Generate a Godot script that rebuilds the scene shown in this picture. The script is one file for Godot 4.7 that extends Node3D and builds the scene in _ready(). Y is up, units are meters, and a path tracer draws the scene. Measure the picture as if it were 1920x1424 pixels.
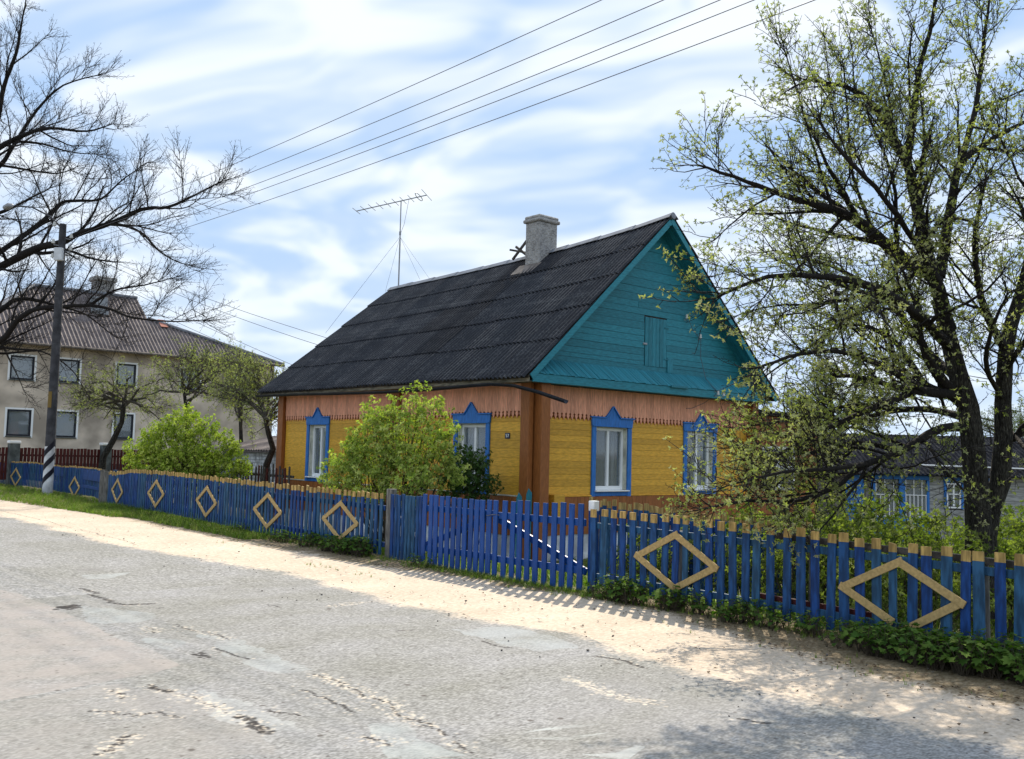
extends Node3D
# A painted wooden village house behind a blue picket fence, beside a worn road, in spring.

const EYE := Vector3(13.5433, 1.6318, 12.5315)
const CR := Vector3(0.667307, 0.024560, -0.744378)
const CU := Vector3(0.039728, 0.996859, 0.068506)
const CF := Vector3(-0.743722, 0.075287, -0.664236)
const FOCAL := 1800.2

var M := {}
var T := {}
var taken := {}
var rng := RandomNumberGenerator.new()

# ------------------------------------------------------------------ mesh builder
class MB:
	var v := PackedVector3Array()
	var n := PackedVector3Array()
	var uv := PackedVector2Array()
	var c := PackedColorArray()
	var col := Color.WHITE
	var use_uv := false
	var use_c := false

	func vert(p: Vector3, nn: Vector3, t := Vector2.ZERO) -> void:
		v.append(p)
		n.append(nn)
		if use_uv:
			uv.append(t)
		if use_c:
			c.append(col)

	func tri(a: Vector3, b: Vector3, d: Vector3, nn: Vector3) -> void:
		if (b - a).cross(d - a).dot(nn) > 0.0:
			vert(a, nn); vert(d, nn); vert(b, nn)
		else:
			vert(a, nn); vert(b, nn); vert(d, nn)

	func trin(a: Vector3, b: Vector3, d: Vector3, na: Vector3, nb: Vector3, nd: Vector3) -> void:
		if (b - a).cross(d - a).dot(na + nb + nd) > 0.0:
			vert(a, na); vert(d, nd); vert(b, nb)
		else:
			vert(a, na); vert(b, nb); vert(d, nd)

	func quad(a: Vector3, b: Vector3, d: Vector3, e: Vector3, nn: Vector3) -> void:
		tri(a, b, d, nn)
		tri(a, d, e, nn)

	# chamfered box between two corners, turned and moved by t
	func box(lo: Vector3, hi: Vector3, ch := 0.0, t := Transform3D.IDENTITY) -> void:
		var k := minf(ch, 0.3 * minf(hi.x - lo.x, minf(hi.y - lo.y, hi.z - lo.z)))
		var ctr := (lo + hi) * 0.5
		var hs := (hi - lo) * 0.5
		var b := t.basis
		for ax in 3:
			var u := (ax + 1) % 3
			var w := (ax + 2) % 3
			for s in [-1.0, 1.0]:
				var nn := Vector3.ZERO
				nn[ax] = s
				var q := []
				for e in [[-1.0, -1.0], [1.0, -1.0], [1.0, 1.0], [-1.0, 1.0]]:
					var p := ctr
					p[ax] += s * hs[ax]
					p[u] += e[0] * (hs[u] - k)
					p[w] += e[1] * (hs[w] - k)
					q.append(t * p)
				quad(q[0], q[1], q[2], q[3], (b * nn).normalized())
		if k <= 0.0005:
			return
		for ax in 3:
			var u := (ax + 1) % 3
			var w := (ax + 2) % 3
			for su in [-1.0, 1.0]:
				for sw in [-1.0, 1.0]:
					var nn := Vector3.ZERO
					nn[u] = su
					nn[w] = sw
					var q := []
					for e in [-1.0, 1.0]:
						var p := ctr
						p[ax] += e * (hs[ax] - k)
						p[u] += su * hs[u]
						p[w] += sw * (hs[w] - k)
						var p2 := ctr
						p2[ax] += e * (hs[ax] - k)
						p2[u] += su * (hs[u] - k)
						p2[w] += sw * hs[w]
						q.append(t * p)
						q.append(t * p2)
					quad(q[0], q[1], q[3], q[2], (b * nn).normalized())
		for sx in [-1.0, 1.0]:
			for sy in [-1.0, 1.0]:
				for sz in [-1.0, 1.0]:
					var s3 := Vector3(sx, sy, sz)
					var p := ctr + s3 * hs
					var a := t * (p - Vector3(0, sy, sz) * k)
					var d := t * (p - Vector3(sx, 0, sz) * k)
					var e := t * (p - Vector3(sx, sy, 0) * k)
					tri(a, d, e, (b * s3).normalized())

	# a board from a to b: width across (in the direction side), thickness along face
	func bar(a: Vector3, b: Vector3, w: float, th: float, face: Vector3, ch := 0.0) -> void:
		var x := (b - a).normalized()
		var z := (face - x * face.dot(x)).normalized()
		var y := z.cross(x)
		box(Vector3(0, -w * 0.5, -th * 0.5), Vector3((b - a).length(), w * 0.5, th * 0.5), ch, Transform3D(Basis(x, y, z), a))

	func tube(pts: Array, rad: Array, sides: int, caps := true) -> void:
		var rings := []
		var norms := []
		var side := Vector3.ZERO
		for i in pts.size():
			var d: Vector3
			if i == 0:
				d = pts[1] - pts[0]
			elif i == pts.size() - 1:
				d = pts[i] - pts[i - 1]
			else:
				d = pts[i + 1] - pts[i - 1]
			d = d.normalized()
			if i == 0:
				side = d.cross(Vector3.UP if absf(d.y) < 0.9 else Vector3.RIGHT).normalized()
			else:
				side = (side - d * side.dot(d)).normalized()
			var other := d.cross(side)
			var ring := PackedVector3Array()
			var nr := PackedVector3Array()
			for k in sides:
				var a := TAU * k / sides
				var o := side * cos(a) + other * sin(a)
				nr.append(o)
				ring.append(pts[i] + o * rad[i])
			rings.append(ring)
			norms.append(nr)
		for i in pts.size() - 1:
			var ra: PackedVector3Array = rings[i]
			var rb: PackedVector3Array = rings[i + 1]
			var na: PackedVector3Array = norms[i]
			var nb: PackedVector3Array = norms[i + 1]
			for k in sides:
				var l := (k + 1) % sides
				trin(ra[k], ra[l], rb[l], na[k], na[l], nb[l])
				trin(ra[k], rb[l], rb[k], na[k], nb[l], nb[k])
		if caps:
			for e in [0, pts.size() - 1]:
				var rr: PackedVector3Array = rings[e]
				var nn: Vector3 = (pts[0] - pts[1]) if e == 0 else (pts[e] - pts[e - 1])
				for k in range(1, sides - 1):
					tri(rr[0], rr[k], rr[k + 1], nn.normalized())

	# polygon in the plane of x and y, drawn out from z0 to z1, then moved by t
	func prism(poly: PackedVector2Array, z0: float, z1: float, t := Transform3D.IDENTITY) -> void:
		var ix := Geometry2D.triangulate_polygon(poly)
		for zz in [z0, z1]:
			var nn := (t.basis * Vector3(0, 0, -1 if zz == z0 else 1)).normalized()
			for i in range(0, ix.size(), 3):
				var q := []
				for j in 3:
					var p := poly[ix[i + j]]
					q.append(t * Vector3(p.x, p.y, zz))
				tri(q[0], q[1], q[2], nn)
		var cw := Geometry2D.is_polygon_clockwise(poly)
		for i in poly.size():
			var a := poly[i]
			var b := poly[(i + 1) % poly.size()]
			var e := b - a
			var o := Vector3(e.y, -e.x, 0).normalized()
			if cw:
				o = -o
			quad(t * Vector3(a.x, a.y, z0), t * Vector3(b.x, b.y, z0), t * Vector3(b.x, b.y, z1), t * Vector3(a.x, a.y, z1), (t.basis * o).normalized())

	func commit(m: ArrayMesh, mat: Material) -> ArrayMesh:
		if v.is_empty():
			return m
		var a := []
		a.resize(Mesh.ARRAY_MAX)
		a[Mesh.ARRAY_VERTEX] = v
		a[Mesh.ARRAY_NORMAL] = n
		if use_uv:
			a[Mesh.ARRAY_TEX_UV] = uv
		if use_c:
			a[Mesh.ARRAY_COLOR] = c
		m.add_surface_from_arrays(Mesh.PRIMITIVE_TRIANGLES, a)
		m.surface_set_material(m.get_surface_count() - 1, mat)
		return m

	func done(mat: Material) -> ArrayMesh:
		return commit(ArrayMesh.new(), mat)

# ------------------------------------------------------------------ nodes
func numbered(called: String) -> String:
	if not taken.has(called):
		taken[called] = 0
		return called
	taken[called] += 1
	return "%s_%03d" % [called, taken[called]]

func tag(o: Node, label: String, category: String, group := "", kind := "") -> void:
	if label:
		o.set_meta("label", label)
	if category:
		o.set_meta("category", category)
	if group:
		o.set_meta("group", group)
	if kind:
		o.set_meta("kind", kind)

func thing(called: String, label: String, category: String, at := Vector3.ZERO, turn := 0.0, group := "") -> Node3D:
	var o := Node3D.new()
	o.name = numbered(called)
	add_child(o)
	o.position = at
	o.rotation.y = turn
	tag(o, label, category, group)
	return o

func part(parent: Node, called: String, m: Mesh, at := Vector3.ZERO, label := "") -> MeshInstance3D:
	var o := MeshInstance3D.new()
	o.name = called
	o.mesh = m
	o.position = at
	if label:
		o.set_meta("label", label)
	parent.add_child(o, true)
	return o

func one(called: String, m: Mesh, label: String, category: String, at := Vector3.ZERO, group := "") -> MeshInstance3D:
	var o := MeshInstance3D.new()
	o.name = numbered(called)
	o.mesh = m
	o.position = at
	add_child(o)
	tag(o, label, category, group)
	return o

func ground_sheet(called: String, m: Mesh) -> MeshInstance3D:
	var o := MeshInstance3D.new()
	o.name = called
	o.mesh = m
	add_child(o)
	o.set_meta("kind", "structure")
	return o

func many(parent: Node, called: String, m: Mesh, where: Array, cols: Array, stuff := true) -> MultiMeshInstance3D:
	var mm := MultiMesh.new()
	mm.transform_format = MultiMesh.TRANSFORM_3D
	mm.use_colors = not cols.is_empty()
	mm.mesh = m
	mm.instance_count = where.size()
	for i in where.size():
		mm.set_instance_transform(i, where[i])
		if not cols.is_empty():
			mm.set_instance_color(i, cols[i])
	var o := MultiMeshInstance3D.new()
	o.name = called
	o.multimesh = mm
	parent.add_child(o, true)
	if stuff:
		o.set_meta("kind", "stuff")
	return o

# a pixel of the 1920 x 1424 photograph at a depth in metres along the view
func at(px: float, py: float, depth: float) -> Vector3:
	return EYE + (CF + CR * ((px - 960.0) / FOCAL) - CU * ((py - 712.0) / FOCAL)) * depth

# a pixel on the plane where one coordinate has a given value
func on(px: float, py: float, axis: int, value: float) -> Vector3:
	var d := CF + CR * ((px - 960.0) / FOCAL) - CU * ((py - 712.0) / FOCAL)
	return EYE + d * ((value - EYE[axis]) / d[axis])

func rr(a: float, b: float) -> float:
	return rng.randf_range(a, b)

func rdir() -> Vector3:
	var z := rr(-1.0, 1.0)
	var a := rr(0.0, TAU)
	var s := sqrt(1.0 - z * z)
	return Vector3(s * cos(a), z, s * sin(a))

# ------------------------------------------------------------------ textures and materials
func noise(sd: int, freq: float, oct := 4, kind := FastNoiseLite.TYPE_SIMPLEX_SMOOTH) -> FastNoiseLite:
	var f := FastNoiseLite.new()
	f.seed = sd
	f.noise_type = kind
	f.frequency = freq
	f.fractal_octaves = oct
	f.fractal_type = FastNoiseLite.FRACTAL_FBM if oct > 1 else FastNoiseLite.FRACTAL_NONE
	return f

# grey texture from seamless noise, between lo and hi, sharpened by gain
func grey(sd: int, freq: float, oct: int, size: int, lo: float, hi: float, gain := 1.0) -> ImageTexture:
	var im := noise(sd, freq, oct).get_seamless_image(size, size)
	im.convert(Image.FORMAT_L8)
	var d := im.get_data()
	for i in d.size():
		var x := clampf((d[i] / 255.0 - 0.5) * gain + 0.5, 0.0, 1.0)
		d[i] = int(255.0 * (lo + (hi - lo) * x))
	return ImageTexture.create_from_image(Image.create_from_data(size, size, false, Image.FORMAT_L8, d))

# two noises: fine grain and blotches, with rare specks of another tone
func ramp_tex(sd: int, size: int, f1: float, f2: float, stops: Array, mixing := 0.5, gain := 1.6) -> ImageTexture:
	var a := noise(sd, f1, 4).get_seamless_image(size, size)
	var b := noise(sd + 7, f2, 3).get_seamless_image(size, size)
	a.convert(Image.FORMAT_L8)
	b.convert(Image.FORMAT_L8)
	var da := a.get_data()
	var db := b.get_data()
	var lut := PackedByteArray()
	lut.resize(768)
	for i in 256:
		var x := i / 255.0 * (stops.size() - 1)
		var k := mini(int(x), stops.size() - 2)
		var cc: Color = (stops[k] as Color).lerp(stops[k + 1], x - k).linear_to_srgb()
		lut[i * 3] = int(clampf(cc.r, 0, 1) * 255)
		lut[i * 3 + 1] = int(clampf(cc.g, 0, 1) * 255)
		lut[i * 3 + 2] = int(clampf(cc.b, 0, 1) * 255)
	var out := PackedByteArray()
	out.resize(size * size * 3)
	for i in da.size():
		var x := da[i] * mixing + db[i] * (1.0 - mixing)
		var k := clampi(int((x - 127.5) * gain + 127.5), 0, 255) * 3
		out[i * 3] = lut[k]
		out[i * 3 + 1] = lut[k + 1]
		out[i * 3 + 2] = lut[k + 2]
	return ImageTexture.create_from_image(Image.create_from_data(size, size, false, Image.FORMAT_RGB8, out))

func lin(r: float, g: float, b: float) -> Color:
	return Color(r, g, b).linear_to_srgb()

func mat(c: Color, rough := 0.8, tex: Texture2D = null, scale := Vector3.ONE, bump: Texture2D = null, depth := 0.3) -> StandardMaterial3D:
	var m := StandardMaterial3D.new()
	m.albedo_color = c
	m.roughness = rough
	m.metallic_specular = 0.35
	if tex:
		m.albedo_texture = tex
	if tex or bump:
		m.uv1_triplanar = true
		m.uv1_world_triplanar = true
		m.uv1_scale = scale
	if bump:
		m.heightmap_enabled = true
		m.heightmap_texture = bump
		m.heightmap_scale = depth
	return m

func make_materials() -> void:
	T.grain = grey(11, 0.018, 5, 512, 0.70, 1.0, 2.0)
	T.blotch = grey(12, 0.006, 5, 512, 0.72, 1.0, 1.8)
	T.fine = grey(13, 0.09, 3, 512, 0.55, 1.0, 1.7)
	T.bump = grey(14, 0.03, 5, 512, 0.0, 1.0, 1.8)
	T.paint = grey(15, 0.03, 5, 512, 0.86, 1.0, 1.6)
	var hz := Vector3(0.35, 1.6, 0.35)
	var vt := Vector3(1.6, 0.3, 1.6)
	for k in 3:
		var f: float = [1.0, 0.88, 1.09][k]
		M["yellow%d" % k] = mat(lin(0.78 * f, 0.42 * f, 0.048 * f), 0.5, T.paint, hz, T.bump, 0.035)
		M["peach%d" % k] = mat(lin(0.91 * f, 0.41 * f, 0.25 * f), 0.6, T.paint, vt, T.bump, 0.035)
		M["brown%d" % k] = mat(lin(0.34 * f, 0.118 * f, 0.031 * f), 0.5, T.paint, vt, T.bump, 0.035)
		M["teal%d" % k] = mat(lin(0.026 * f, 0.225 * f, 0.29 * f), 0.55, T.paint, hz, T.bump, 0.035)
		M["tealv%d" % k] = mat(lin(0.026 * f, 0.215 * f, 0.28 * f), 0.55, T.paint, vt, T.bump, 0.035)
		M["fence%d" % k] = mat(lin([0.017, 0.030, 0.012][k], [0.080, 0.108, 0.064][k], [0.225, 0.215, 0.24][k]), 0.65, T.grain, vt, T.bump, 0.035)
		M["tip%d" % k] = mat(lin(0.56 * f, 0.37 * f, 0.125 * f), 0.75, T.grain, vt, T.bump, 0.035)
		M["gate%d" % k] = mat(lin(0.010 * f, 0.068 * f, 0.28 * f), 0.42, T.paint, vt, T.bump, 0.035)
	M.trim = mat(lin(0.035, 0.19, 0.56), 0.5, T.paint, vt, T.bump, 0.035)
	M.slat = mat(lin(0.52, 0.36, 0.15), 0.75, T.paint, Vector3(1.5, 1.5, 1.5), T.bump, 0.1)
	M.white = mat(lin(0.80, 0.81, 0.80), 0.35)
	M.cream = mat(lin(0.72, 0.72, 0.60), 0.5, T.blotch, Vector3(0.6, 0.6, 0.6))
	M.limewash = mat(lin(0.74, 0.76, 0.78), 0.9, T.blotch, Vector3(0.5, 0.5, 0.5), T.bump, 0.15)
	M.greywood = mat(lin(0.20, 0.19, 0.17), 0.9, T.grain, vt, T.bump, 0.15)
	M.oldboard = mat(lin(0.34, 0.30, 0.22), 0.85, T.grain, hz, T.bump, 0.1)
	M.darkwood = mat(lin(0.09, 0.08, 0.07), 0.9, T.grain, Vector3(1, 1, 1), T.bump, 0.15)
	M.slate = mat(Color.WHITE, 0.55, ramp_tex(31, 512, 0.06, 0.008, [Color(0.007, 0.008, 0.012), Color(0.011, 0.013, 0.018), Color(0.020, 0.022, 0.030), Color(0.10, 0.10, 0.10)], 0.62, 2.0), Vector3(0.55, 0.55, 0.55), T.bump, 0.1)
	M.soot = M.slate.duplicate()
	M.soot.albedo_color = Color(0.78, 0.78, 0.80)
	M.soot.roughness = 0.66
	M.oldslate = M.slate.duplicate()
	M.oldslate.roughness = 0.95
	M.oldslate.metallic_specular = 0.1
	M.ridge = mat(lin(0.25, 0.265, 0.30), 0.6, T.blotch, Vector3(0.8, 0.8, 0.8), T.bump, 0.1)
	M.plaster = mat(Color.WHITE, 0.95, ramp_tex(33, 512, 0.03, 0.009, [Color(0.20, 0.19, 0.18), Color(0.29, 0.28, 0.27), Color(0.35, 0.34, 0.325), Color(0.40, 0.39, 0.375)], 0.45, 1.7), Vector3(0.9, 0.9, 0.9), T.bump, 1.2)
	M.blackmetal = mat(lin(0.018, 0.021, 0.030), 0.5, T.blotch, Vector3(1, 1, 1))
	M.tin = mat(lin(0.20, 0.165, 0.14), 0.6, T.blotch, Vector3(2, 2, 2))
	M.steel = mat(lin(0.30, 0.31, 0.33), 0.45)
	M.wire = mat(lin(0.10, 0.10, 0.12), 0.6)
	M.porcelain = mat(lin(0.55, 0.55, 0.52), 0.25)
	M.curtain = mat(lin(0.24, 0.25, 0.26), 0.95)
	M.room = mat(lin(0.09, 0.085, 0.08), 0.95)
	M.black = mat(lin(0.010, 0.010, 0.018), 0.5)
	M.plate = mat(lin(0.010, 0.012, 0.035), 0.35)
	M.glass = StandardMaterial3D.new()
	M.glass.albedo_color = Color(0.75, 0.82, 0.85, 0.12)
	M.glass.transparency = BaseMaterial3D.TRANSPARENCY_ALPHA
	M.glass.roughness = 0.02
	M.glass.metallic_specular = 0.6
	M.concrete = mat(lin(0.075, 0.075, 0.082), 0.95, T.blotch, Vector3(0.7, 0.7, 0.7), T.bump, 0.8)
	M.stucco = mat(lin(0.68, 0.575, 0.46), 0.95, T.blotch, Vector3(0.12, 0.12, 0.12), T.bump, 0.1)
	M.tile = mat(Color.WHITE, 0.8, ramp_tex(35, 512, 0.05, 0.01, [Color(0.075, 0.062, 0.064), Color(0.15, 0.125, 0.12), Color(0.25, 0.21, 0.195)], 0.5, 1.8), Vector3(0.3, 0.3, 0.3))
	M.redtile = mat(lin(0.42, 0.17, 0.12), 0.8)
	M.redfence = mat(lin(0.105, 0.022, 0.018), 0.7, T.grain, vt)
	M.pillar = mat(lin(0.13, 0.145, 0.14), 0.95, T.blotch, Vector3(0.8, 0.8, 0.8))
	M.brick0 = mat(lin(0.66, 0.68, 0.69), 0.95, T.blotch, Vector3(1, 1, 1), T.bump, 0.4)
	M.brick1 = mat(lin(0.56, 0.58, 0.59), 0.95, T.blotch, Vector3(1, 1, 1), T.bump, 0.4)
	M.mortar = mat(lin(0.20, 0.20, 0.20), 0.95)
	M.bark = mat(Color.WHITE, 0.95, ramp_tex(37, 512, 0.05, 0.012, [Color(0.010, 0.009, 0.008), Color(0.034, 0.031, 0.026), Color(0.105, 0.10, 0.08)], 0.6, 2.2), Vector3(2.6, 0.5, 2.6), T.bump, 3.0)
	M.barkdark = mat(lin(0.028, 0.024, 0.022), 0.95, T.fine, Vector3(1.2, 0.6, 1.2), T.bump, 1.0)
	M.barkpale = mat(lin(0.075, 0.068, 0.055), 0.95)
	M.oldwhite = mat(lin(0.42, 0.42, 0.40), 0.9, T.grain, Vector3(0.35, 1.6, 0.35))
	M.stem = mat(lin(0.075, 0.060, 0.042), 0.9)
	M.leaf = mat(Color.WHITE, 0.5)
	M.leaf.vertex_color_use_as_albedo = true
	M.leaf.backlight_enabled = true
	M.leaf.backlight = Color(0.85, 0.95, 0.45)
	M.leaf.metallic_specular = 0.12
	M.leaf.roughness = 0.75
	M.grass = mat(Color.WHITE, 0.6)
	M.grass.vertex_color_use_as_albedo = true
	M.grass.backlight_enabled = true
	M.grass.backlight = Color(0.75, 0.9, 0.35)
	M.soil = mat(Color.WHITE, 0.98, ramp_tex(39, 512, 0.06, 0.007, [Color(0.040, 0.050, 0.014), Color(0.075, 0.085, 0.028), Color(0.115, 0.105, 0.055), Color(0.19, 0.16, 0.105)], 0.5, 1.9), Vector3(0.45, 0.45, 0.45), T.bump, 2.0)
	M.pebble = mat(lin(0.12, 0.11, 0.10), 0.95)

# ------------------------------------------------------------------ sky
func make_sky() -> ImageTexture:
	var w := 2048
	var h := 1024
	var out := PackedFloat32Array()
	out.resize(w * h * 3)
	var big := noise(101, 0.95, 5)
	var fine := noise(102, 2.6, 4)
	var warp := noise(103, 0.8, 3)
	var sun := SUN_FROM
	for y in h:
		var el := (0.5 - (y + 0.5) / h) * PI
		var cy := cos(el)
		var sy := sin(el)
		if y > h / 2 + 8:
			# the ground's own light below the horizon, never seen
			for x in w:
				var i := (y * w + x) * 3
				out[i] = 0.34
				out[i + 1] = 0.32
				out[i + 2] = 0.28
			continue
		var up := maxf(sy, 0.0)
		var k := 1.0 / (up + 0.22)
		var hazy := pow(1.0 - up, 5.0)
		for x in w:
			var az := ((x + 0.5) / w - 0.5) * TAU
			var dx := sin(az) * cy
			var dz := -cos(az) * cy
			# clouds drift in streaks: stretch one axis of the cloud layer
			var px := (dx * 0.85 - dz * 0.52) * k * 0.95
			var pz := (dx * 0.52 + dz * 0.85) * k * 1.12
			var wv := warp.get_noise_2d(px, pz)
			var n := big.get_noise_2d(px * 1.2 + wv * 0.5, pz * 1.3 - wv * 0.35)
			var f := fine.get_noise_2d(px * 1.1 + wv * 0.6, pz * 1.3)
			var cl := smoothstep(-0.50, 0.42, n * 0.8 + f * 0.85 - 0.05)
			var den := smoothstep(0.0, 0.55, n * 0.6 - f * 0.7 + 0.05)
			var r := lerpf(0.365, 0.80, cl)
			var g := lerpf(0.535, 0.855, cl)
			var b := lerpf(0.80, 0.925, cl)
			# thicker cores turn a little lavender grey
			r = lerpf(r, 0.55, den * 0.42)
			g = lerpf(g, 0.66, den * 0.42)
			b = lerpf(b, 0.82, den * 0.42)
			r = lerpf(r, 0.70, hazy * 0.6)
			g = lerpf(g, 0.82, hazy * 0.55)
			b = lerpf(b, 0.92, hazy * 0.6)
			var s := maxf(0.0, dx * sun.x + sy * sun.y + dz * sun.z)
			var glow := pow(s, 18.0) * 0.35 + pow(s, 160.0) * 0.9
			var i := (y * w + x) * 3
			out[i] = r + glow
			out[i + 1] = g + glow
			out[i + 2] = b + glow * 0.95
	return ImageTexture.create_from_image(Image.create_from_data(w, h, false, Image.FORMAT_RGBF, out.to_byte_array()))

const SUN_FROM := Vector3(-0.438, 0.669, -0.602)

func setup() -> void:
	var cam := Camera3D.new()
	cam.name = "camera"
	cam.fov = 43.159
	cam.near = 0.1
	cam.far = 900.0
	cam.transform = Transform3D(Basis(CR, CU, -CF).orthonormalized(), EYE)
	add_child(cam)
	cam.current = true
	var env := Environment.new()
	env.background_mode = Environment.BG_SKY
	var sky := Sky.new()
	var pano := PanoramaSkyMaterial.new()
	pano.panorama = make_sky()
	sky.sky_material = pano
	env.sky = sky
	env.background_energy_multiplier = 0.93
	env.tonemap_mode = Environment.TONE_MAPPER_LINEAR
	env.tonemap_exposure = 1.32
	env.sdfgi_enabled = true
	env.ssao_enabled = true
	env.ssil_enabled = true
	var we := WorldEnvironment.new()
	we.name = "environment"
	we.environment = env
	add_child(we)
	var sun := DirectionalLight3D.new()
	sun.name = "sun"
	sun.light_energy = 1.6
	sun.light_color = Color(1.0, 0.955, 0.88)
	sun.light_angular_distance = 0.6
	sun.shadow_enabled = true
	add_child(sun)
	sun.look_at_from_position(SUN_FROM * 50.0, Vector3.ZERO)

# ------------------------------------------------------------------ ground
func along(line: Array, x: float) -> float:
	if x <= line[0][0]:
		return line[0][1]
	for i in line.size() - 1:
		if x <= line[i + 1][0]:
			return lerpf(line[i][1], line[i + 1][1], (x - line[i][0]) / (line[i + 1][0] - line[i][0]))
	return line[-1][1]

const ROAD_EDGE := [[-60.0, 7.2], [-16.0, 6.95], [-9.1, 6.85], [-2.0, 7.0], [0.75, 6.6], [2.5, 6.38], [5.3, 6.6], [6.85, 6.45], [7.5, 6.28], [8.6, 6.6], [9.7, 6.72], [11.4, 6.65], [40.0, 6.7]]
const SOIL_EDGE := [[-60.0, 5.8], [-16.0, 5.35], [-12.5, 5.1], [-8.9, 4.83], [-1.3, 4.88], [2.4, 4.92], [3.2, 4.62], [5.8, 4.45], [7.2, 4.6], [8.3, 5.0], [10.0, 5.5], [40.0, 5.55]]

func land(x: float, z: float) -> float:
	var yard := smoothstep(3.7, 1.2, z) * smoothstep(-14.0, -9.0, x)
	var back := smoothstep(-8.0, -24.0, z) * smoothstep(-16.0, -6.0, x)
	return -0.03 - 0.42 * yard - 0.95 * back

var gbuf := PackedByteArray()
var hbuf := PackedByteArray()
var gw := 0
var gh := 0
var gx0 := 0.0
var gz0 := 0.0
var gsx := 1.0
var gsz := 1.0

func stamp(x: float, z: float, r: float, cr: int, cg: int, cb: int, alpha: float, hh := -1) -> void:
	var i0 := maxi(0, int((x - r - gx0) * gsx))
	var i1 := mini(gw - 1, int((x + r - gx0) * gsx) + 1)
	var j0 := maxi(0, int((z - r - gz0) * gsz))
	var j1 := mini(gh - 1, int((z + r - gz0) * gsz) + 1)
	for j in range(j0, j1 + 1):
		for i in range(i0, i1 + 1):
			var dx := (i + 0.5) / gsx + gx0 - x
			var dz := (j + 0.5) / gsz + gz0 - z
			var d := sqrt(dx * dx + dz * dz) / r
			if d < 1.0:
				var a := alpha * minf(1.0, (1.0 - d) * 2.5)
				var k := (j * gw + i) * 3
				gbuf[k] = int(lerpf(gbuf[k], cr, a))
				gbuf[k + 1] = int(lerpf(gbuf[k + 1], cg, a))
				gbuf[k + 2] = int(lerpf(gbuf[k + 2], cb, a))
				if hh >= 0:
					hbuf[j * gw + i] = int(lerpf(hbuf[j * gw + i], hh, a))

# broken edge or crack: dark joint with sandy crumbs along it
func crack(px: Array, r: float, sandy: float, dark: float) -> void:
	var q := []
	for p in px:
		q.append(on(p[0], p[1], 1, 0.01))
	for i in q.size() - 1:
		var a: Vector3 = q[i]
		var b: Vector3 = q[i + 1]
		var steps := int((b - a).length() / 0.012) + 1
		var side := Vector3(-(b - a).z, 0, (b - a).x).normalized()
		var wob := 0.0
		for s in steps:
			wob = clampf(wob + rr(-0.012, 0.012), -0.05, 0.05)
			var p := a.lerp(b, float(s) / steps) + side * wob
			for e in 3:
				if rng.randf() < sandy * 0.8:
					stamp(p.x + rng.randfn(0.0, 0.045), p.z + rng.randfn(0.0, 0.045), rr(0.006, 0.020), 214, 200, 180, rr(0.3, 0.7))
			for e in 2:
				if rng.randf() < dark:
					stamp(p.x + rr(-r, r) * 0.8, p.z + rr(-r, r) * 0.8, rr(0.006, 0.012) + r * rr(0.1, 0.4), 52, 49, 48, rr(0.4, 0.9), 0)

func patch(px: Array, cr: int, cg: int, cb: int, alpha: float, soft: float, sd: int) -> void:
	var poly := PackedVector2Array()
	var lo := Vector2(1e9, 1e9)
	var hi := -lo
	for p in px:
		var q := on(p[0], p[1], 1, 0.01)
		poly.append(Vector2(q.x, q.z))
		lo = lo.min(Vector2(q.x, q.z))
		hi = hi.max(Vector2(q.x, q.z))
	var nz := noise(sd, 2.2, 4)
	var i0 := clampi(int((lo.x - 0.3 - gx0) * gsx), 0, gw)
	var i1 := clampi(int((hi.x + 0.3 - gx0) * gsx), 0, gw)
	var j0 := clampi(int((lo.y - 0.3 - gz0) * gsz), 0, gh)
	var j1 := clampi(int((hi.y + 0.3 - gz0) * gsz), 0, gh)
	for j in range(j0, j1):
		for i in range(i0, i1):
			var p := Vector2(i / gsx + gx0, j / gsz + gz0)
			var nn := nz.get_noise_2d(p.x, p.y)
			var e := p + Vector2(nn, nz.get_noise_2d(p.y + 40.0, p.x)) * soft
			if Geometry2D.is_point_in_polygon(e, poly):
				var a := alpha * clampf(0.75 + nn * 0.8, 0.0, 1.0)
				var k := (j * gw + i) * 3
				gbuf[k] = int(lerpf(gbuf[k], cr, a))
				gbuf[k + 1] = int(lerpf(gbuf[k + 1], cg, a))
				gbuf[k + 2] = int(lerpf(gbuf[k + 2], cb, a))

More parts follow.
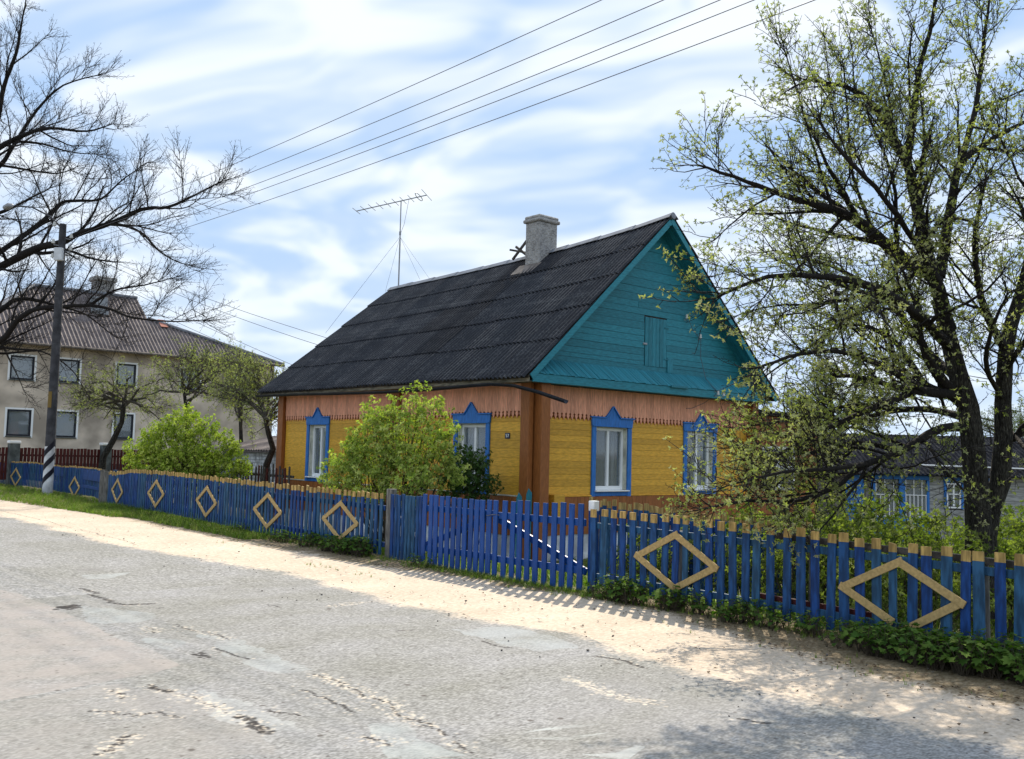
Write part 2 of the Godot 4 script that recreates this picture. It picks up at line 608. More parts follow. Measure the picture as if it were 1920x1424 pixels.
func ground_material(x0: float, x1: float, z0: float, z1: float, w: int, h: int, sd: int) -> StandardMaterial3D:
	gw = w
	gh = h
	gx0 = x0
	gz0 = z0
	gsx = w / (x1 - x0)
	gsz = h / (z1 - z0)
	gbuf = PackedByteArray()
	gbuf.resize(w * h * 3)
	hbuf = PackedByteArray()
	hbuf.resize(w * h)
	var im := noise(sd, 0.7, 1, FastNoiseLite.TYPE_VALUE).get_image(w, h, false, false, false)
	im.convert(Image.FORMAT_L8)
	var speck := im.get_data()
	im = noise(sd + 1, 0.11, 3).get_image(w, h, false, false, true)
	im.convert(Image.FORMAT_L8)
	var mid := im.get_data()
	im = noise(sd + 2, 0.006, 4).get_image(w, h, false, false, true)
	im.convert(Image.FORMAT_L8)
	var large := im.get_data()
	var edge := noise(sd + 3, 1.3, 4)
	for i in w:
		var x := x0 + (i + 0.5) / gsx
		var re := along(ROAD_EDGE, x) + 0.16 * edge.get_noise_2d(x * 1.3, 3.0)
		var se := along(SOIL_EDGE, x) + 0.22 * edge.get_noise_2d(x * 1.7, 40.0)
		for j in h:
			var o := j * w + i
			var z := z0 + (j + 0.5) / gsz
			var sp := (speck[o] - 127) / 128.0
			var mi := (mid[o] - 127) / 128.0
			var la := (large[o] - 127) / 128.0
			# asphalt: pale dusty aggregate
			var t := 134.0 + sp * 30.0 + mi * 12.0 + la * 9.0
			var cr := t + 1.0
			var cg := t
			var cb := t - 3.0 + la * 3.0
			# sand: dust thrown over the edge of the asphalt
			var sw := clampf((re - z) / 0.20 + 0.35 + mi * 0.7 + la * 0.6, 0.0, 1.0)
			if sw > 0.0:
				var s := 183.0 + sp * 13.0 + mi * 17.0 + la * 10.0
				cr = lerpf(cr, s + 7.0, sw)
				cg = lerpf(cg, s - 8.0, sw)
				cb = lerpf(cb, s - 26.0, sw)
			var ow := clampf((se - z) / 0.22 + 0.4 + mi * 0.9 + la * 0.8, 0.0, 1.0)
			if ow > 0.0:
				var e := 104.0 + sp * 22.0 + mi * 22.0
				cr = lerpf(cr, e + 14.0, ow)
				cg = lerpf(cg, e, ow)
				cb = lerpf(cb, e - 22.0, ow)
			gbuf[o * 3] = clampi(int(cr), 0, 255)
			gbuf[o * 3 + 1] = clampi(int(cg), 0, 255)
			gbuf[o * 3 + 2] = clampi(int(cb), 0, 255)
			hbuf[o] = clampi(int(140.0 + sp * 55.0 + mi * 30.0), 0, 255)
	# repairs and worn skins of other tones
	patch([[-200, 1080], [28, 1116], [110, 1148], [179, 1180], [230, 1206], [289, 1226], [340, 1254], [294, 1268], [217, 1282], [153, 1295], [77, 1308], [0, 1323], [-200, 1340]], 154, 147, 142, 0.75, 0.03, 51)
	patch([[-200, 1345], [60, 1320], [240, 1290], [420, 1320], [520, 1424], [-200, 1460]], 148, 143, 138, 0.5, 0.12, 52)
	patch([[140, 1140], [300, 1155], [270, 1172], [180, 1176]], 161, 165, 165, 0.60, 0.1, 53)
	patch([[150, 1082], [245, 1076], [205, 1088], [160, 1090]], 165, 169, 169, 0.60, 0.06, 54)
	patch([[375, 1192], [450, 1205], [580, 1262], [520, 1268], [420, 1235]], 161, 166, 166, 0.60, 0.1, 55)
	patch([[270, 1200], [340, 1206], [330, 1225], [275, 1215]], 161, 166, 166, 0.60, 0.08, 56)
	patch([[845, 1184], [950, 1176], [1060, 1200], [1085, 1218], [1000, 1222]], 163, 168, 170, 0.60, 0.08, 57)
	patch([[690, 1362], [760, 1358], [790, 1390], [870, 1430], [730, 1430]], 165, 171, 169, 0.60, 0.07, 58)
	patch([[970, 1382], [1060, 1366], [1125, 1364], [1040, 1374]], 182, 187, 185, 0.7, 0.02, 59)
	patch([[985, 1392], [1100, 1384], [1150, 1380], [1060, 1394]], 182, 187, 185, 0.7, 0.02, 60)
	patch([[1090, 1424], [1160, 1418], [1195, 1404], [1212, 1406], [1180, 1430]], 182, 187, 185, 0.7, 0.02, 61)
	patch([[380, 1300], [480, 1330], [560, 1380], [420, 1360]], 178, 180, 178, 0.5, 0.12, 62)
	patch([[140, 1070], [195, 1068], [190, 1073], [145, 1074]], 120, 118, 116, 0.8, 0.02, 63)
	patch([[1060, 1290], [1300, 1250], [1500, 1330], [1300, 1424], [1040, 1424]], 134, 132, 130, 0.35, 0.25, 64)
	crack([[150, 1108], [190, 1124], [225, 1139], [290, 1136]], 0.035, 0.12, 0.9)
	crack([[290, 1147], [312, 1143]], 0.015, 0.0, 0.5)
	crack([[110, 1146], [126, 1141], [140, 1146]], 0.09, 0.2, 1.0)
	crack([[445, 1353], [470, 1359], [492, 1372], [506, 1384]], 0.04, 0.5, 1.0)
	crack([[280, 1292], [300, 1300], [313, 1308]], 0.03, 0.6, 1.0)
	crack([[205, 1302], [228, 1310], [215, 1318]], 0.02, 0.9, 0.4)
	crack([[170, 1342], [215, 1347], [255, 1349], [300, 1341], [360, 1352]], 0.012, 0.4, 0.45)
	crack([[180, 1424], [205, 1415], [235, 1395], [250, 1385]], 0.03, 1.4, 0.5)
	crack([[372, 1229], [384, 1233], [396, 1238]], 0.045, 0.1, 0.9)
	crack([[400, 1222], [430, 1232], [455, 1243]], 0.012, 0.1, 0.8)
	crack([[278, 1180], [290, 1186], [282, 1192]], 0.012, 0.9, 0.4)
	crack([[330, 1175], [380, 1190], [420, 1206]], 0.012, 0.4, 0.4)
	crack([[590, 1270], [640, 1290], [690, 1312], [740, 1336], [790, 1358], [812, 1366]], 0.014, 1.3, 0.55)
	crack([[565, 1301], [600, 1312], [640, 1330], [665, 1342]], 0.011, 0.25, 0.7)
	crack([[505, 1338], [530, 1345], [560, 1352]], 0.011, 0.1, 0.7)
	crack([[345, 1308], [380, 1322], [420, 1342], [445, 1352]], 0.01, 1.2, 0.15)
	crack([[680, 1390], [720, 1402], [735, 1408]], 0.012, 0.9, 0.6)
	crack([[790, 1368], [850, 1400], [880, 1424]], 0.009, 0.2, 0.4)
	crack([[905, 1204], [940, 1214], [962, 1217]], 0.014, 0.0, 0.7)
	crack([[1118, 1232], [1150, 1238], [1185, 1247], [1212, 1254]], 0.02, 0.15, 0.95)
	crack([[1065, 1274], [1105, 1288], [1140, 1302], [1200, 1317], [1242, 1322]], 0.008, 2.2, 0.1)
	crack([[1382, 1350], [1410, 1355], [1442, 1361]], 0.02, 0.5, 0.9)
	crack([[1500, 1402], [1560, 1418], [1600, 1424]], 0.008, 1.2, 0.15)
	crack([[615, 1140], [660, 1134], [690, 1131]], 0.009, 0.9, 0.15)
	crack([[0, 958], [80, 975], [180, 1000], [260, 1020]], 0.012, 0.0, 0.35)
	crack([[500, 1136], [530, 1142]], 0.01, 0.0, 0.5)
	crack([[740, 1186], [775, 1182]], 0.008, 0.1, 0.5)
	for i in 900:
		var x := rr(x0, x1)
		var z := rr(4.7, 11.0)
		var big := rng.randf() < 0.06
		stamp(x, z, rr(0.008, 0.014) if not big else rr(0.015, 0.028), 78, 72, 68, 0.75, 200)
	var m := StandardMaterial3D.new()
	m.albedo_texture = ImageTexture.create_from_image(Image.create_from_data(w, h, false, Image.FORMAT_RGB8, gbuf))
	m.heightmap_enabled = true
	m.heightmap_texture = ImageTexture.create_from_image(Image.create_from_data(w, h, false, Image.FORMAT_L8, hbuf))
	m.heightmap_scale = 0.4
	m.roughness = 0.92
	m.metallic_specular = 0.3
	m.texture_repeat = true
	return m

func sheet(mb: MB, xs: Array, zrow: Callable, rows: int, ry: Callable, box4: Array) -> void:
	mb.use_uv = true
	var p := []
	for x in xs:
		var col := []
		for j in rows + 1:
			var z: float = zrow.call(x, float(j) / rows)
			col.append(Vector3(x, ry.call(x, z), z))
		p.append(col)
	for i in xs.size() - 1:
		for j in rows:
			for t in [[0, 0, 1, 0, 1, 1], [0, 0, 1, 1, 0, 1]]:
				for k in 3:
					var q: Vector3 = p[i + t[k * 2]][j + t[k * 2 + 1]]
					var e := 0.05
					var nn := Vector3(ry.call(q.x - e, q.z) - ry.call(q.x + e, q.z), 2.0 * e, ry.call(q.x, q.z - e) - ry.call(q.x, q.z + e)).normalized()
					mb.vert(q, nn, Vector2((q.x - box4[0]) / (box4[1] - box4[0]), (q.z - box4[2]) / (box4[3] - box4[2])))

func steps(a: float, b: float, d: float) -> Array:
	var out := []
	var n := int(ceil((b - a) / d))
	for i in n + 1:
		out.append(lerpf(a, b, float(i) / n))
	return out

func build_ground() -> void:
	# terrain to the horizon
	var xs := [-420.0, -250.0, -150.0, -100.0, -70.0, -50.0, -40.0]
	xs.append_array(steps(-32.0, 22.0, 0.75))
	xs.append_array([26.0, 32.0, 45.0, 70.0, 110.0, 200.0, 420.0])
	var zs := [-420.0, -250.0, -150.0, -100.0, -70.0, -50.0, -40.0]
	zs.append_array(steps(-32.0, 16.0, 0.75))
	zs.append_array([20.0, 26.0, 40.0, 70.0, 120.0, 420.0])
	var lumps := noise(71, 0.35, 3)
	var mb := MB.new()
	var hh := func(x: float, z: float) -> float:
		return land(x, z) + (0.05 * lumps.get_noise_2d(x, z) if z < 3.2 else 0.0)
	for i in xs.size() - 1:
		for j in zs.size() - 1:
			var q := []
			for e in [[0, 0], [1, 0], [1, 1], [0, 1]]:
				var x: float = xs[i + e[0]]
				var z: float = zs[j + e[1]]
				q.append(Vector3(x, hh.call(x, z), z))
			var nn: Vector3 = (q[3] - q[0]).cross(q[1] - q[0]).normalized()
			mb.quad(q[0], q[1], q[2], q[3], nn)
	ground_sheet("ground", mb.done(M.soil))
	var wav := noise(72, 0.7, 3)
	var ry := func(x: float, z: float) -> float:
		return 0.014 + 0.010 * wav.get_noise_2d(x, z) + 0.06 * smoothstep(6.3, 9.5, z) * 0.3
	var sy := func(x: float, z: float) -> float:
		return 0.000 + 0.012 * wav.get_noise_2d(x * 1.6 + 30.0, z * 1.6) - 0.012 * smoothstep(4.6, 3.9, z)
	var rag := noise(73, 1.6, 4)
	var rz := func(x: float, t: float) -> float:
		return lerpf(along(ROAD_EDGE, x) - 0.10 + 0.10 * rag.get_noise_2d(x, 5.0), 14.4, t * t * 0.4 + t * 0.6)
	var sz := func(x: float, t: float) -> float:
		return lerpf(3.85, along(ROAD_EDGE, x) + 0.35, t)
	var road := ArrayMesh.new()
	var verge := ArrayMesh.new()
	for half in [[3.0, 15.0, 2048, 1024, 81], [-17.0, 3.0, 1536, 1024, 91]]:
		# the same surface goes on past the frame, its texture repeating
		var m := ground_material(half[0], half[1], 3.8, 14.4, half[2], half[3], half[4])
		var b4 := [half[0], half[1], 3.8, 14.4]
		var xs2 := steps(half[0], half[1], 0.2)
		if half[0] > 0.0:
			xs2.append_array(steps(16.0, 40.0, 1.0))
		else:
			var more := steps(-60.0, -18.0, 1.0)
			more.append_array(xs2)
			xs2 = more
		var r := MB.new()
		sheet(r, xs2, rz, 24, ry, b4)
		r.commit(road, m)
		var s := MB.new()
		sheet(s, xs2, sz, 14, sy, b4)
		s.commit(verge, m)
	ground_sheet("road", road)
	ground_sheet("sandy_verge", verge)
	# loose stones
	var st := MB.new()
	for k in 3:
		pass
	var r0 := 1.0
	var pts := [Vector3(0, -r0 * 0.5, 0), Vector3(0, -r0 * 0.1, 0), Vector3(0, r0 * 0.35, 0), Vector3(0, r0 * 0.5, 0)]
	st.tube(pts, [0.55, 1.0, 0.7, 0.25], 6)
	var pm := st.done(M.pebble)
	var where := []
	for i in 300:
		var x := rr(-8.0, 12.5)
		var z := rr(4.9, 7.4) if i < 300 else rr(6.5, 10.5)
		var s := rr(0.004, 0.010) if rng.randf() < 0.93 else rr(0.010, 0.018)
		where.append(Transform3D(Basis(rdir(), rr(0, TAU)).scaled(Vector3(s, s * 0.7, s)), Vector3(x, 0.018 + s * 0.3, z)))
	var o := many(self, "loose_stones", pm, where, [])
	tag(o, "small dark stones scattered on sandy verge and road", "stones")

# ------------------------------------------------------------------ the painted house
const W0 := Transform3D(Vector3(1, 0, 0), Vector3(0, 1, 0), Vector3(0, 0, 1), Vector3.ZERO)   # street wall: along x, outwards +z
const W1 := Transform3D(Vector3(0, 0, -1), Vector3(0, 1, 0), Vector3(1, 0, 0), Vector3.ZERO)  # gable wall: along -z, outwards +x
const HOUSE := Vector3(-4.8, -0.45, -3.7)
var house: Node3D

func hpart(called: String, m: Mesh, parent: Node = null) -> MeshInstance3D:
	return part(house if parent == null else parent, called, m, -HOUSE if parent == null else Vector3.ZERO)

func board(called: String, W: Transform3D, lo: Vector3, hi: Vector3, m: Material, ch := 0.004, parent: Node = null) -> MeshInstance3D:
	var mb := MB.new()
	mb.box(lo, hi, ch, W)
	return hpart(called, mb.done(m), parent)

func ridge_at(x: float) -> Vector3:
	var t := (0.47 - x) / 10.6
	var sag := 0.12 * sin(PI * pow(clampf(t, 0, 1), 0.72))
	return Vector3(x, lerpf(6.83, 6.40, t) - sag, -3.72)

func roof_pt(x: float, t: float, back := false) -> Vector3:
	var e := Vector3(x, 3.07, -7.86 if back else 0.42)
	return e.lerp(ridge_at(x), t)

func roof_sheet(x0: float, x1: float, t0: float, t1: float, back: bool, fine: int, m: Material) -> ArrayMesh:
	var mb := MB.new()
	var lift := rr(-0.003, 0.004)
	var n := int(ceil((x0 - x1) / 0.125 * fine))
	var low := []
	var top := []
	var nrm := []
	for i in n + 1:
		var x := lerpf(x0, x1, float(i) / n)
		var a := roof_pt(x, t0, back)
		var b := roof_pt(x, t1, back)
		var u := (b - a).normalized()
		var up := (Vector3.RIGHT.cross(u) if back else u.cross(Vector3.RIGHT)).normalized()
		if up.y < 0:
			up = -up
		var ph := TAU * x / 0.125
		var wv := 0.025 * cos(ph)
		var sl := -0.025 * TAU / 0.125 * sin(ph)
		low.append(a + up * (0.052 + wv + lift))
		top.append(b + up * (0.022 + wv))
		nrm.append((up - Vector3.RIGHT * sl).normalized())
		nrm.append(-u)
	for i in n:
		mb.trin(low[i], low[i + 1], top[i + 1], nrm[i * 2], nrm[i * 2 + 2], nrm[i * 2 + 2])
		mb.trin(low[i], top[i + 1], top[i], nrm[i * 2], nrm[i * 2 + 2], nrm[i * 2])
		var d := Vector3(0, -0.010, 0)
		mb.quad(low[i], low[i + 1], low[i + 1] + d, low[i] + d, nrm[i * 2 + 1])
	# edges at both sides
	for e in [0, n]:
		var d := Vector3(0, -0.010, 0)
		mb.quad(low[e], top[e], top[e] + d, low[e] + d, Vector3.RIGHT if e == 0 else Vector3.LEFT)
	return mb.done(m)

func gable_front(y: float) -> float:
	return -0.42 + (y - 3.07) / 3.76 * 4.14 + 0.05

func gable_back(y: float) -> float:
	return 7.86 - (y - 3.07) / 3.76 * 4.14 - 0.05

func window(W: Transform3D, c: float, hw: float, curtain: float) -> void:
	var root := Node3D.new()
	root.name = "window"
	house.add_child(root, true)
	root.position = -HOUSE
	var tw := 0.115
	var i := hw - tw
	# carved head board with its point
	var mb := MB.new()
	mb.prism(PackedVector2Array([Vector2(c - hw - 0.01, 2.205), Vector2(c + hw + 0.01, 2.205), Vector2(c + hw + 0.03, 2.375), Vector2(c + 0.22, 2.375), Vector2(c, 2.60), Vector2(c - 0.22, 2.375), Vector2(c - hw - 0.03, 2.375)]), 0.024, 0.062, W)
	part(root, "head_board", mb.done(M.trim))
	mb = MB.new()
	var top := [Vector3(c - hw - 0.06, 2.388, 0), Vector3(c - 0.215, 2.388, 0), Vector3(c, 2.625, 0), Vector3(c + 0.215, 2.388, 0), Vector3(c + hw + 0.06, 2.388, 0)]
	for k in 4:
		mb.bar(W * (top[k] + Vector3(0, 0, 0.055)), W * (top[k + 1] + Vector3(0, 0, 0.055 + 0.002 * k)), 0.028, 0.066, W.basis.z, 0.004)
	part(root, "moulding", mb.done(M.trim))
	mb = MB.new()
	mb.box(Vector3(c - hw, 2.196, 0.06), Vector3(c + hw, 2.222, 0.073), 0.003, W)
	part(root, "moulding", mb.done(M.trim))
	for s in [-1.0, 1.0]:
		mb = MB.new()
		var o: float = c + s * hw
		var q: float = c + s * i
		mb.prism(PackedVector2Array([Vector2(o, 2.2), Vector2(q, 2.2), Vector2(q, 0.79), Vector2(q, 0.775), Vector2(o - s * 0.035, 0.70), Vector2(o, 0.70)]), 0.022, 0.052, W)
		part(root, "side_board", mb.done(M.trim))
		mb = MB.new()
		mb.box(Vector3(minf(q, q - s * 0.014), 0.9, -0.1), Vector3(maxf(q, q - s * 0.014), 2.195, 0.02), 0.002, W)
		part(root, "reveal", mb.done(M.cream))
	mb = MB.new()
	mb.box(Vector3(c - i, 0.775, 0.02), Vector3(c + i, 0.862, 0.046), 0.003, W)
	part(root, "apron", mb.done(M.trim))
	mb = MB.new()
	mb.box(Vector3(c - i - 0.02, 0.864, -0.1), Vector3(c + i + 0.02, 0.892, 0.105), 0.006, W)
	part(root, "sill", mb.done(M.white))
	mb = MB.new()
	mb.box(Vector3(c - i, 2.181, -0.1), Vector3(c + i, 2.196, 0.02), 0.002, W)
	part(root, "reveal", mb.done(M.cream))
	# frame with one mullion
	mb = MB.new()
	var f := 0.062
	var ii := i - 0.014
	mb.box(Vector3(c - ii, 0.893, -0.13), Vector3(c - ii + f, 2.18, -0.07), 0.006, W)
	mb.box(Vector3(c + ii - f, 0.893, -0.13), Vector3(c + ii, 2.18, -0.07), 0.006, W)
	mb.box(Vector3(c - ii + f, 2.18 - f, -0.13), Vector3(c + ii - f, 2.18, -0.07), 0.006, W)
	mb.box(Vector3(c - ii + f, 0.893, -0.13), Vector3(c + ii - f, 0.893 + f * 1.3, -0.07), 0.006, W)
	mb.box(Vector3(c - 0.032, 0.893 + f * 1.3, -0.128), Vector3(c + 0.032, 2.18 - f, -0.065), 0.006, W)
	part(root, "frame", mb.done(M.white))
	for s in [-1.0, 1.0]:
		mb = MB.new()
		var a: float = c + s * 0.032
		var b: float = c + s * (ii - f)
		mb.box(Vector3(minf(a, b), 0.893 + f * 1.3, -0.104), Vector3(maxf(a, b), 2.18 - f, -0.098), 0.0, W)
		part(root, "pane", mb.done(M.glass))
	# net curtains in folds
	for s in [-1.0, 1.0]:
		mb = MB.new()
		var wd: float = curtain * ii * (1.0 if s < 0 else 0.8)
		var pr := []
		var nf := int(wd / 0.015)
		for k in nf + 1:
			pr.append(Vector3(c + s * (ii - wd * k / nf), 0, -0.34 + 0.02 * sin(k * 1.3) + 0.008 * sin(k * 0.37)))
		for k in nf:
			var a: Vector3 = pr[k]
			var b: Vector3 = pr[k + 1]
			var nn := (W.basis * Vector3(-(b - a).z * s, 0, (b - a).x * s)).normalized()
			mb.quad(W * (a + Vector3(0, 0.95, 0)), W * (b + Vector3(0, 0.95, 0)), W * (b + Vector3(0, 2.2, 0)), W * (a + Vector3(0, 2.2, 0)), nn)
		part(root, "curtain", mb.done(M.curtain))

func siding(called: String, W: Transform3D, spans: Array, rows: Array, paint: String) -> void:
	for sp in spans:
		for r in rows.size() - 1:
			var th := rr(0.016, 0.023)
			board(called, W, Vector3(sp[0], rows[r] + 0.001, 0.0), Vector3(sp[1], rows[r + 1] - 0.001, th), M[paint + str(rng.randi() % 3)], 0.003)

func palings(called: String, W: Transform3D, s0: float, s1: float, w: float, poly: PackedVector2Array, d0: float, d1: float, paint: String) -> void:
	var shapes := []
	for k in 3:
		var mb := MB.new()
		mb.prism(poly, 0.0, d1 - d0, W)
		shapes.append(mb.done(M[paint + str(k)]))
	var n := int(round((s1 - s0) / w))
	for k in n:
		var o := hpart(called, shapes[rng.randi() % 3])
		o.position = -HOUSE + W * Vector3(s0 + (k + 0.5) * (s1 - s0) / n, rr(-0.006, 0.004), d0 + rr(0.0, 0.003))

func build_house() -> void:
	house = thing("wooden_house", "yellow wooden house with orange frieze, blue windows and teal gable", "house", HOUSE)
	# timber core with openings, floor and ceiling
	var wins0 := [[-7.735, 0.535], [-1.65, 0.575]]
	var wins1 := [[2.36, 0.605], [5.35, 0.605]]
	var core := [[W0, wins0, -9.42, 0.0], [W1, wins1, 0.0, 7.42]]
	for cc in core:
		var s0: float = cc[2]
		for wn in cc[1]:
			var a: float = wn[0] - wn[1] + 0.115
			var b: float = wn[0] + wn[1] - 0.115
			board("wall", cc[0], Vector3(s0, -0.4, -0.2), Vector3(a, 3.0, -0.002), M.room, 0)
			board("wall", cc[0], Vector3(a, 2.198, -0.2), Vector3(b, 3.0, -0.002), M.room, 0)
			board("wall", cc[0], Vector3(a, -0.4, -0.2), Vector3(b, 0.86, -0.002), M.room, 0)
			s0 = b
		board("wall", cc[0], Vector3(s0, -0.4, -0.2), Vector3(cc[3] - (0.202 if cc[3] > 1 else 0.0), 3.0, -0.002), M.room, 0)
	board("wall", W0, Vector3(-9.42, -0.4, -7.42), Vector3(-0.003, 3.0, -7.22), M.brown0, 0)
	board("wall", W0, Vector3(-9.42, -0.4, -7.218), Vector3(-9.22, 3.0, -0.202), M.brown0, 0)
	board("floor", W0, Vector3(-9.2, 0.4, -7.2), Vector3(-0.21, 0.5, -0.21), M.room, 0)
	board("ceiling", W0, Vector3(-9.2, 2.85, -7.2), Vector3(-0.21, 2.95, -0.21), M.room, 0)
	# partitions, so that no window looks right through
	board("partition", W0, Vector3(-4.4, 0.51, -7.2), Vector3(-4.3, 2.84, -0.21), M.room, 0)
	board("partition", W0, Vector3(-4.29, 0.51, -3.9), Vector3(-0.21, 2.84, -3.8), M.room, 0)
	# limewashed footing
	board("footing", W0, Vector3(-9.45, -0.6, -0.05), Vector3(0.0, 0.07, 0.045), M.limewash, 0.01)
	board("footing", W1, Vector3(0.0, -0.6, 0.002), Vector3(7.4, 0.07, 0.045), M.limewash, 0.01)
	# yellow siding
	siding("yellow_board", W0, [[-9.4, -8.24], [-7.23, -4.47], [-4.13, -2.19], [-1.11, -0.10]], [0.80, 0.99, 1.16, 1.35, 1.52, 1.70, 1.86, 2.03, 2.22, 2.33], "yellow")
	siding("yellow_board", W1, [[0.29, 1.79], [2.93, 4.78], [5.92, 7.18]], [0.80, 0.977, 1.105, 1.213, 1.341, 1.479, 1.617, 1.73, 1.865, 1.983, 2.102, 2.221, 2.33], "yellow")
	# drip ledge under the yellow boards
	for sp in [[-9.4, -8.27], [-7.2, -4.47], [-4.13, -2.22], [-1.08, -0.10]]:
		board("drip_ledge", W0, Vector3(sp[0], 0.772, 0.0), Vector3(sp[1], 0.799, 0.055), M.cream, 0.006)
	for sp in [[0.29, 1.76], [2.96, 4.75], [5.95, 7.18]]:
		board("drip_ledge", W1, Vector3(sp[0], 0.772, 0.0), Vector3(sp[1], 0.799, 0.055), M.yellow2, 0.006)
	# orange frieze of pointed palings
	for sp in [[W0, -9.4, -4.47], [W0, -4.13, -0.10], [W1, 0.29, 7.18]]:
		board("frieze_shade_backing", sp[0], Vector3(sp[1], 2.332, 0.0), Vector3(sp[2], 2.962, 0.012), M.brown1, 0.002)  # added brown board: its colour paints the shade in the paling notches
	var w := 0.1165
	var h := w * 0.5 - 0.0022
	var poly := PackedVector2Array([Vector2(-h, 2.96), Vector2(h, 2.96), Vector2(h, 2.44), Vector2(h - 0.030, 2.415), Vector2(h - 0.014, 2.385), Vector2(0, 2.298), Vector2(-h + 0.014, 2.385), Vector2(-h + 0.030, 2.415), Vector2(-h, 2.44)])
	palings("frieze_paling", W0, -9.4, -4.47, w, poly, 0.0245, 0.045, "peach")
	palings("frieze_paling", W0, -4.13, -0.10, w, poly, 0.0245, 0.045, "peach")
	palings("frieze_paling", W1, 0.29, 7.18, w, poly, 0.0245, 0.045, "peach")
	# brown skirting palings
	w = 0.104
	h = w * 0.5 - 0.002
	poly = PackedVector2Array([Vector2(-h, 0.77), Vector2(h, 0.77), Vector2(h, 0.03), Vector2(-h, 0.03)])
	palings("skirt_paling", W0, -9.4, -0.10, w, poly, 0.046, 0.066, "brown")
	palings("skirt_paling", W1, 0.29, 7.18, w, poly, 0.046, 0.066, "brown")
	# boxed log ends at the corners
	for p in [[W0, -0.09, 0.158, 0.0, 0.12], [W0, -9.70, -9.42, -0.3, 0.12], [W0, -4.46, -4.14, 0.0, 0.12], [W1, 0.04, 0.28, 0.0, 0.335], [W1, 7.19, 7.43, 0.0, 0.2]]:
		board("corner_post", p[0], Vector3(p[1], -0.42, p[3] + 0.001), Vector3(p[2], 2.965, p[4]), M.brown0, 0.008)
	for q in [[-7.735, 0.535, W0, 0.40], [-1.65, 0.575, W0, 0.40], [2.36, 0.605, W1, 0.22], [5.35, 0.605, W1, 0.25]]:
		window(q[2], q[0], q[1], q[3])
	# street number
	var pl := board("number_plate", W0, Vector3(-0.625, 1.89, 0.024), Vector3(-0.475, 2.005, 0.03), M.plate, 0.003)
	var tm := TextMesh.new()
	tm.text = "57"
	var fnt := SystemFont.new()
	fnt.font_names = PackedStringArray(["Droid Sans"])
	fnt.font_weight = 700
	tm.font = fnt
	tm.font_size = 32
	tm.pixel_size = 0.0028
	tm.depth = 0.004
	tm.material = M.white
	part(pl, "digits", tm, Vector3(-0.55, 1.948, 0.0325))
	# yellow meter box on the skirting
	board("meter_box", W1, Vector3(0.50, 0.34, 0.068), Vector3(0.80, 0.83, 0.26), M.yellow1, 0.012)
	# --- gable of teal boards
	var rows := [3.44, 3.57, 3.66, 3.79, 3.94, 4.08, 4.21, 4.35, 4.51, 4.67, 4.81, 4.95, 5.11, 5.27, 5.45, 5.65, 5.86, 6.09, 6.34, 6.62]
	for r in rows.size() - 1:
		var y0: float = rows[r] + 0.002
		var y1: float = rows[r + 1] - 0.004
		var cuts := [[0.0, 0.0]]
		if y1 < 4.69 and r > 0:
			cuts = [[0.0, 3.355], [4.115, 0.0]]
		elif r % 3 == 1 and y1 < 5.6:
			var j := rr(2.9, 5.0)
			cuts = [[0.0, j - 0.002], [j + 0.002, 0.0]]
		for cu in cuts:
			var a0: float = gable_front(y0) if cu[0] == 0.0 else cu[0]
			var a1: float = gable_front(y1) if cu[0] == 0.0 else cu[0]
			var b0: float = gable_back(y0) if cu[1] == 0.0 else cu[1]
			var b1: float = gable_back(y1) if cu[1] == 0.0 else cu[1]
			var mb := MB.new()
			var lean := rr(0.0, 0.012)
			mb.prism(PackedVector2Array([Vector2(a0, y0), Vector2(b0, y0), Vector2(b1, y1), Vector2(a1, y1)]), 0.0, 0.02 + lean, W1)
			hpart("gable_board", mb.done(M["teal%d" % (rng.randi() % 3)]))
	var mb := MB.new()
	mb.prism(PackedVector2Array([Vector2(-0.3, 2.96), Vector2(7.7, 2.96), Vector2(gable_back(6.7), 6.7), Vector2(gable_front(6.7), 6.7)]), -0.12, -0.003, W1)
	hpart("gable_wall", mb.done(M.darkwood))
	# attic door
	var door := Node3D.new()
	door.name = "attic_door"
	house.add_child(door, true)
	door.position = -HOUSE
	for k in 6:
		var a := 3.375 + k * 0.122
		board("plank", W1, Vector3(a + 0.002, 3.575 - rr(0, 0.015), 0.012), Vector3(a + 0.118, 4.635, 0.034 + rr(0, 0.006)), M["tealv%d" % (k % 3)], 0.004, door)
	board("hinge", W1, Vector3(4.02, 4.44, 0.04), Vector3(4.16, 4.47, 0.05), M.tealv1, 0.002, door)
	board("hinge", W1, Vector3(4.02, 3.74, 0.04), Vector3(4.16, 3.77, 0.05), M.tealv1, 0.002, door)
	board("latch", W1, Vector3(3.30, 4.02, 0.03), Vector3(3.42, 4.06, 0.06), M.steel, 0.004, door)
	board("patch_board", W1, Vector3(4.13, 3.46, 0.034), Vector3(4.32, 3.79, 0.05), M.tealv2, 0.004)
	# pent roof of boards below the gable
	var s := -0.16
	while s < 7.58:
		var wd := rr(0.088, 0.118)
		var lo := Vector3(s + wd * 0.5, 3.125 + rr(-0.012, 0.008), 0.452 + rr(0, 0.014))
		var hi := Vector3(s + wd * 0.5, 3.455, 0.026)
		var mb2 := MB.new()
		var t := clampf((minf(s + 0.0, 7.62 - s)) / 0.2, 0.55, 1.0) if s < 0.15 or s > 7.3 else 1.0
		mb2.bar(W1 * lo, W1 * lo.lerp(hi, t), wd - 0.004, 0.02, W1.basis * Vector3(0, 0.78, 0.62), 0.003)
		hpart("pent_board", mb2.done(M["tealv%d" % (rng.randi() % 3)]))
		s += wd
	board("fascia", W1, Vector3(-0.31, 2.955, 0.425), Vector3(7.30, 3.118, 0.452), M.teal0, 0.005)
	board("soffit", W1, Vector3(-0.30, 2.972, 0.0), Vector3(7.68, 2.99, 0.422), M.teal1, 0.002)
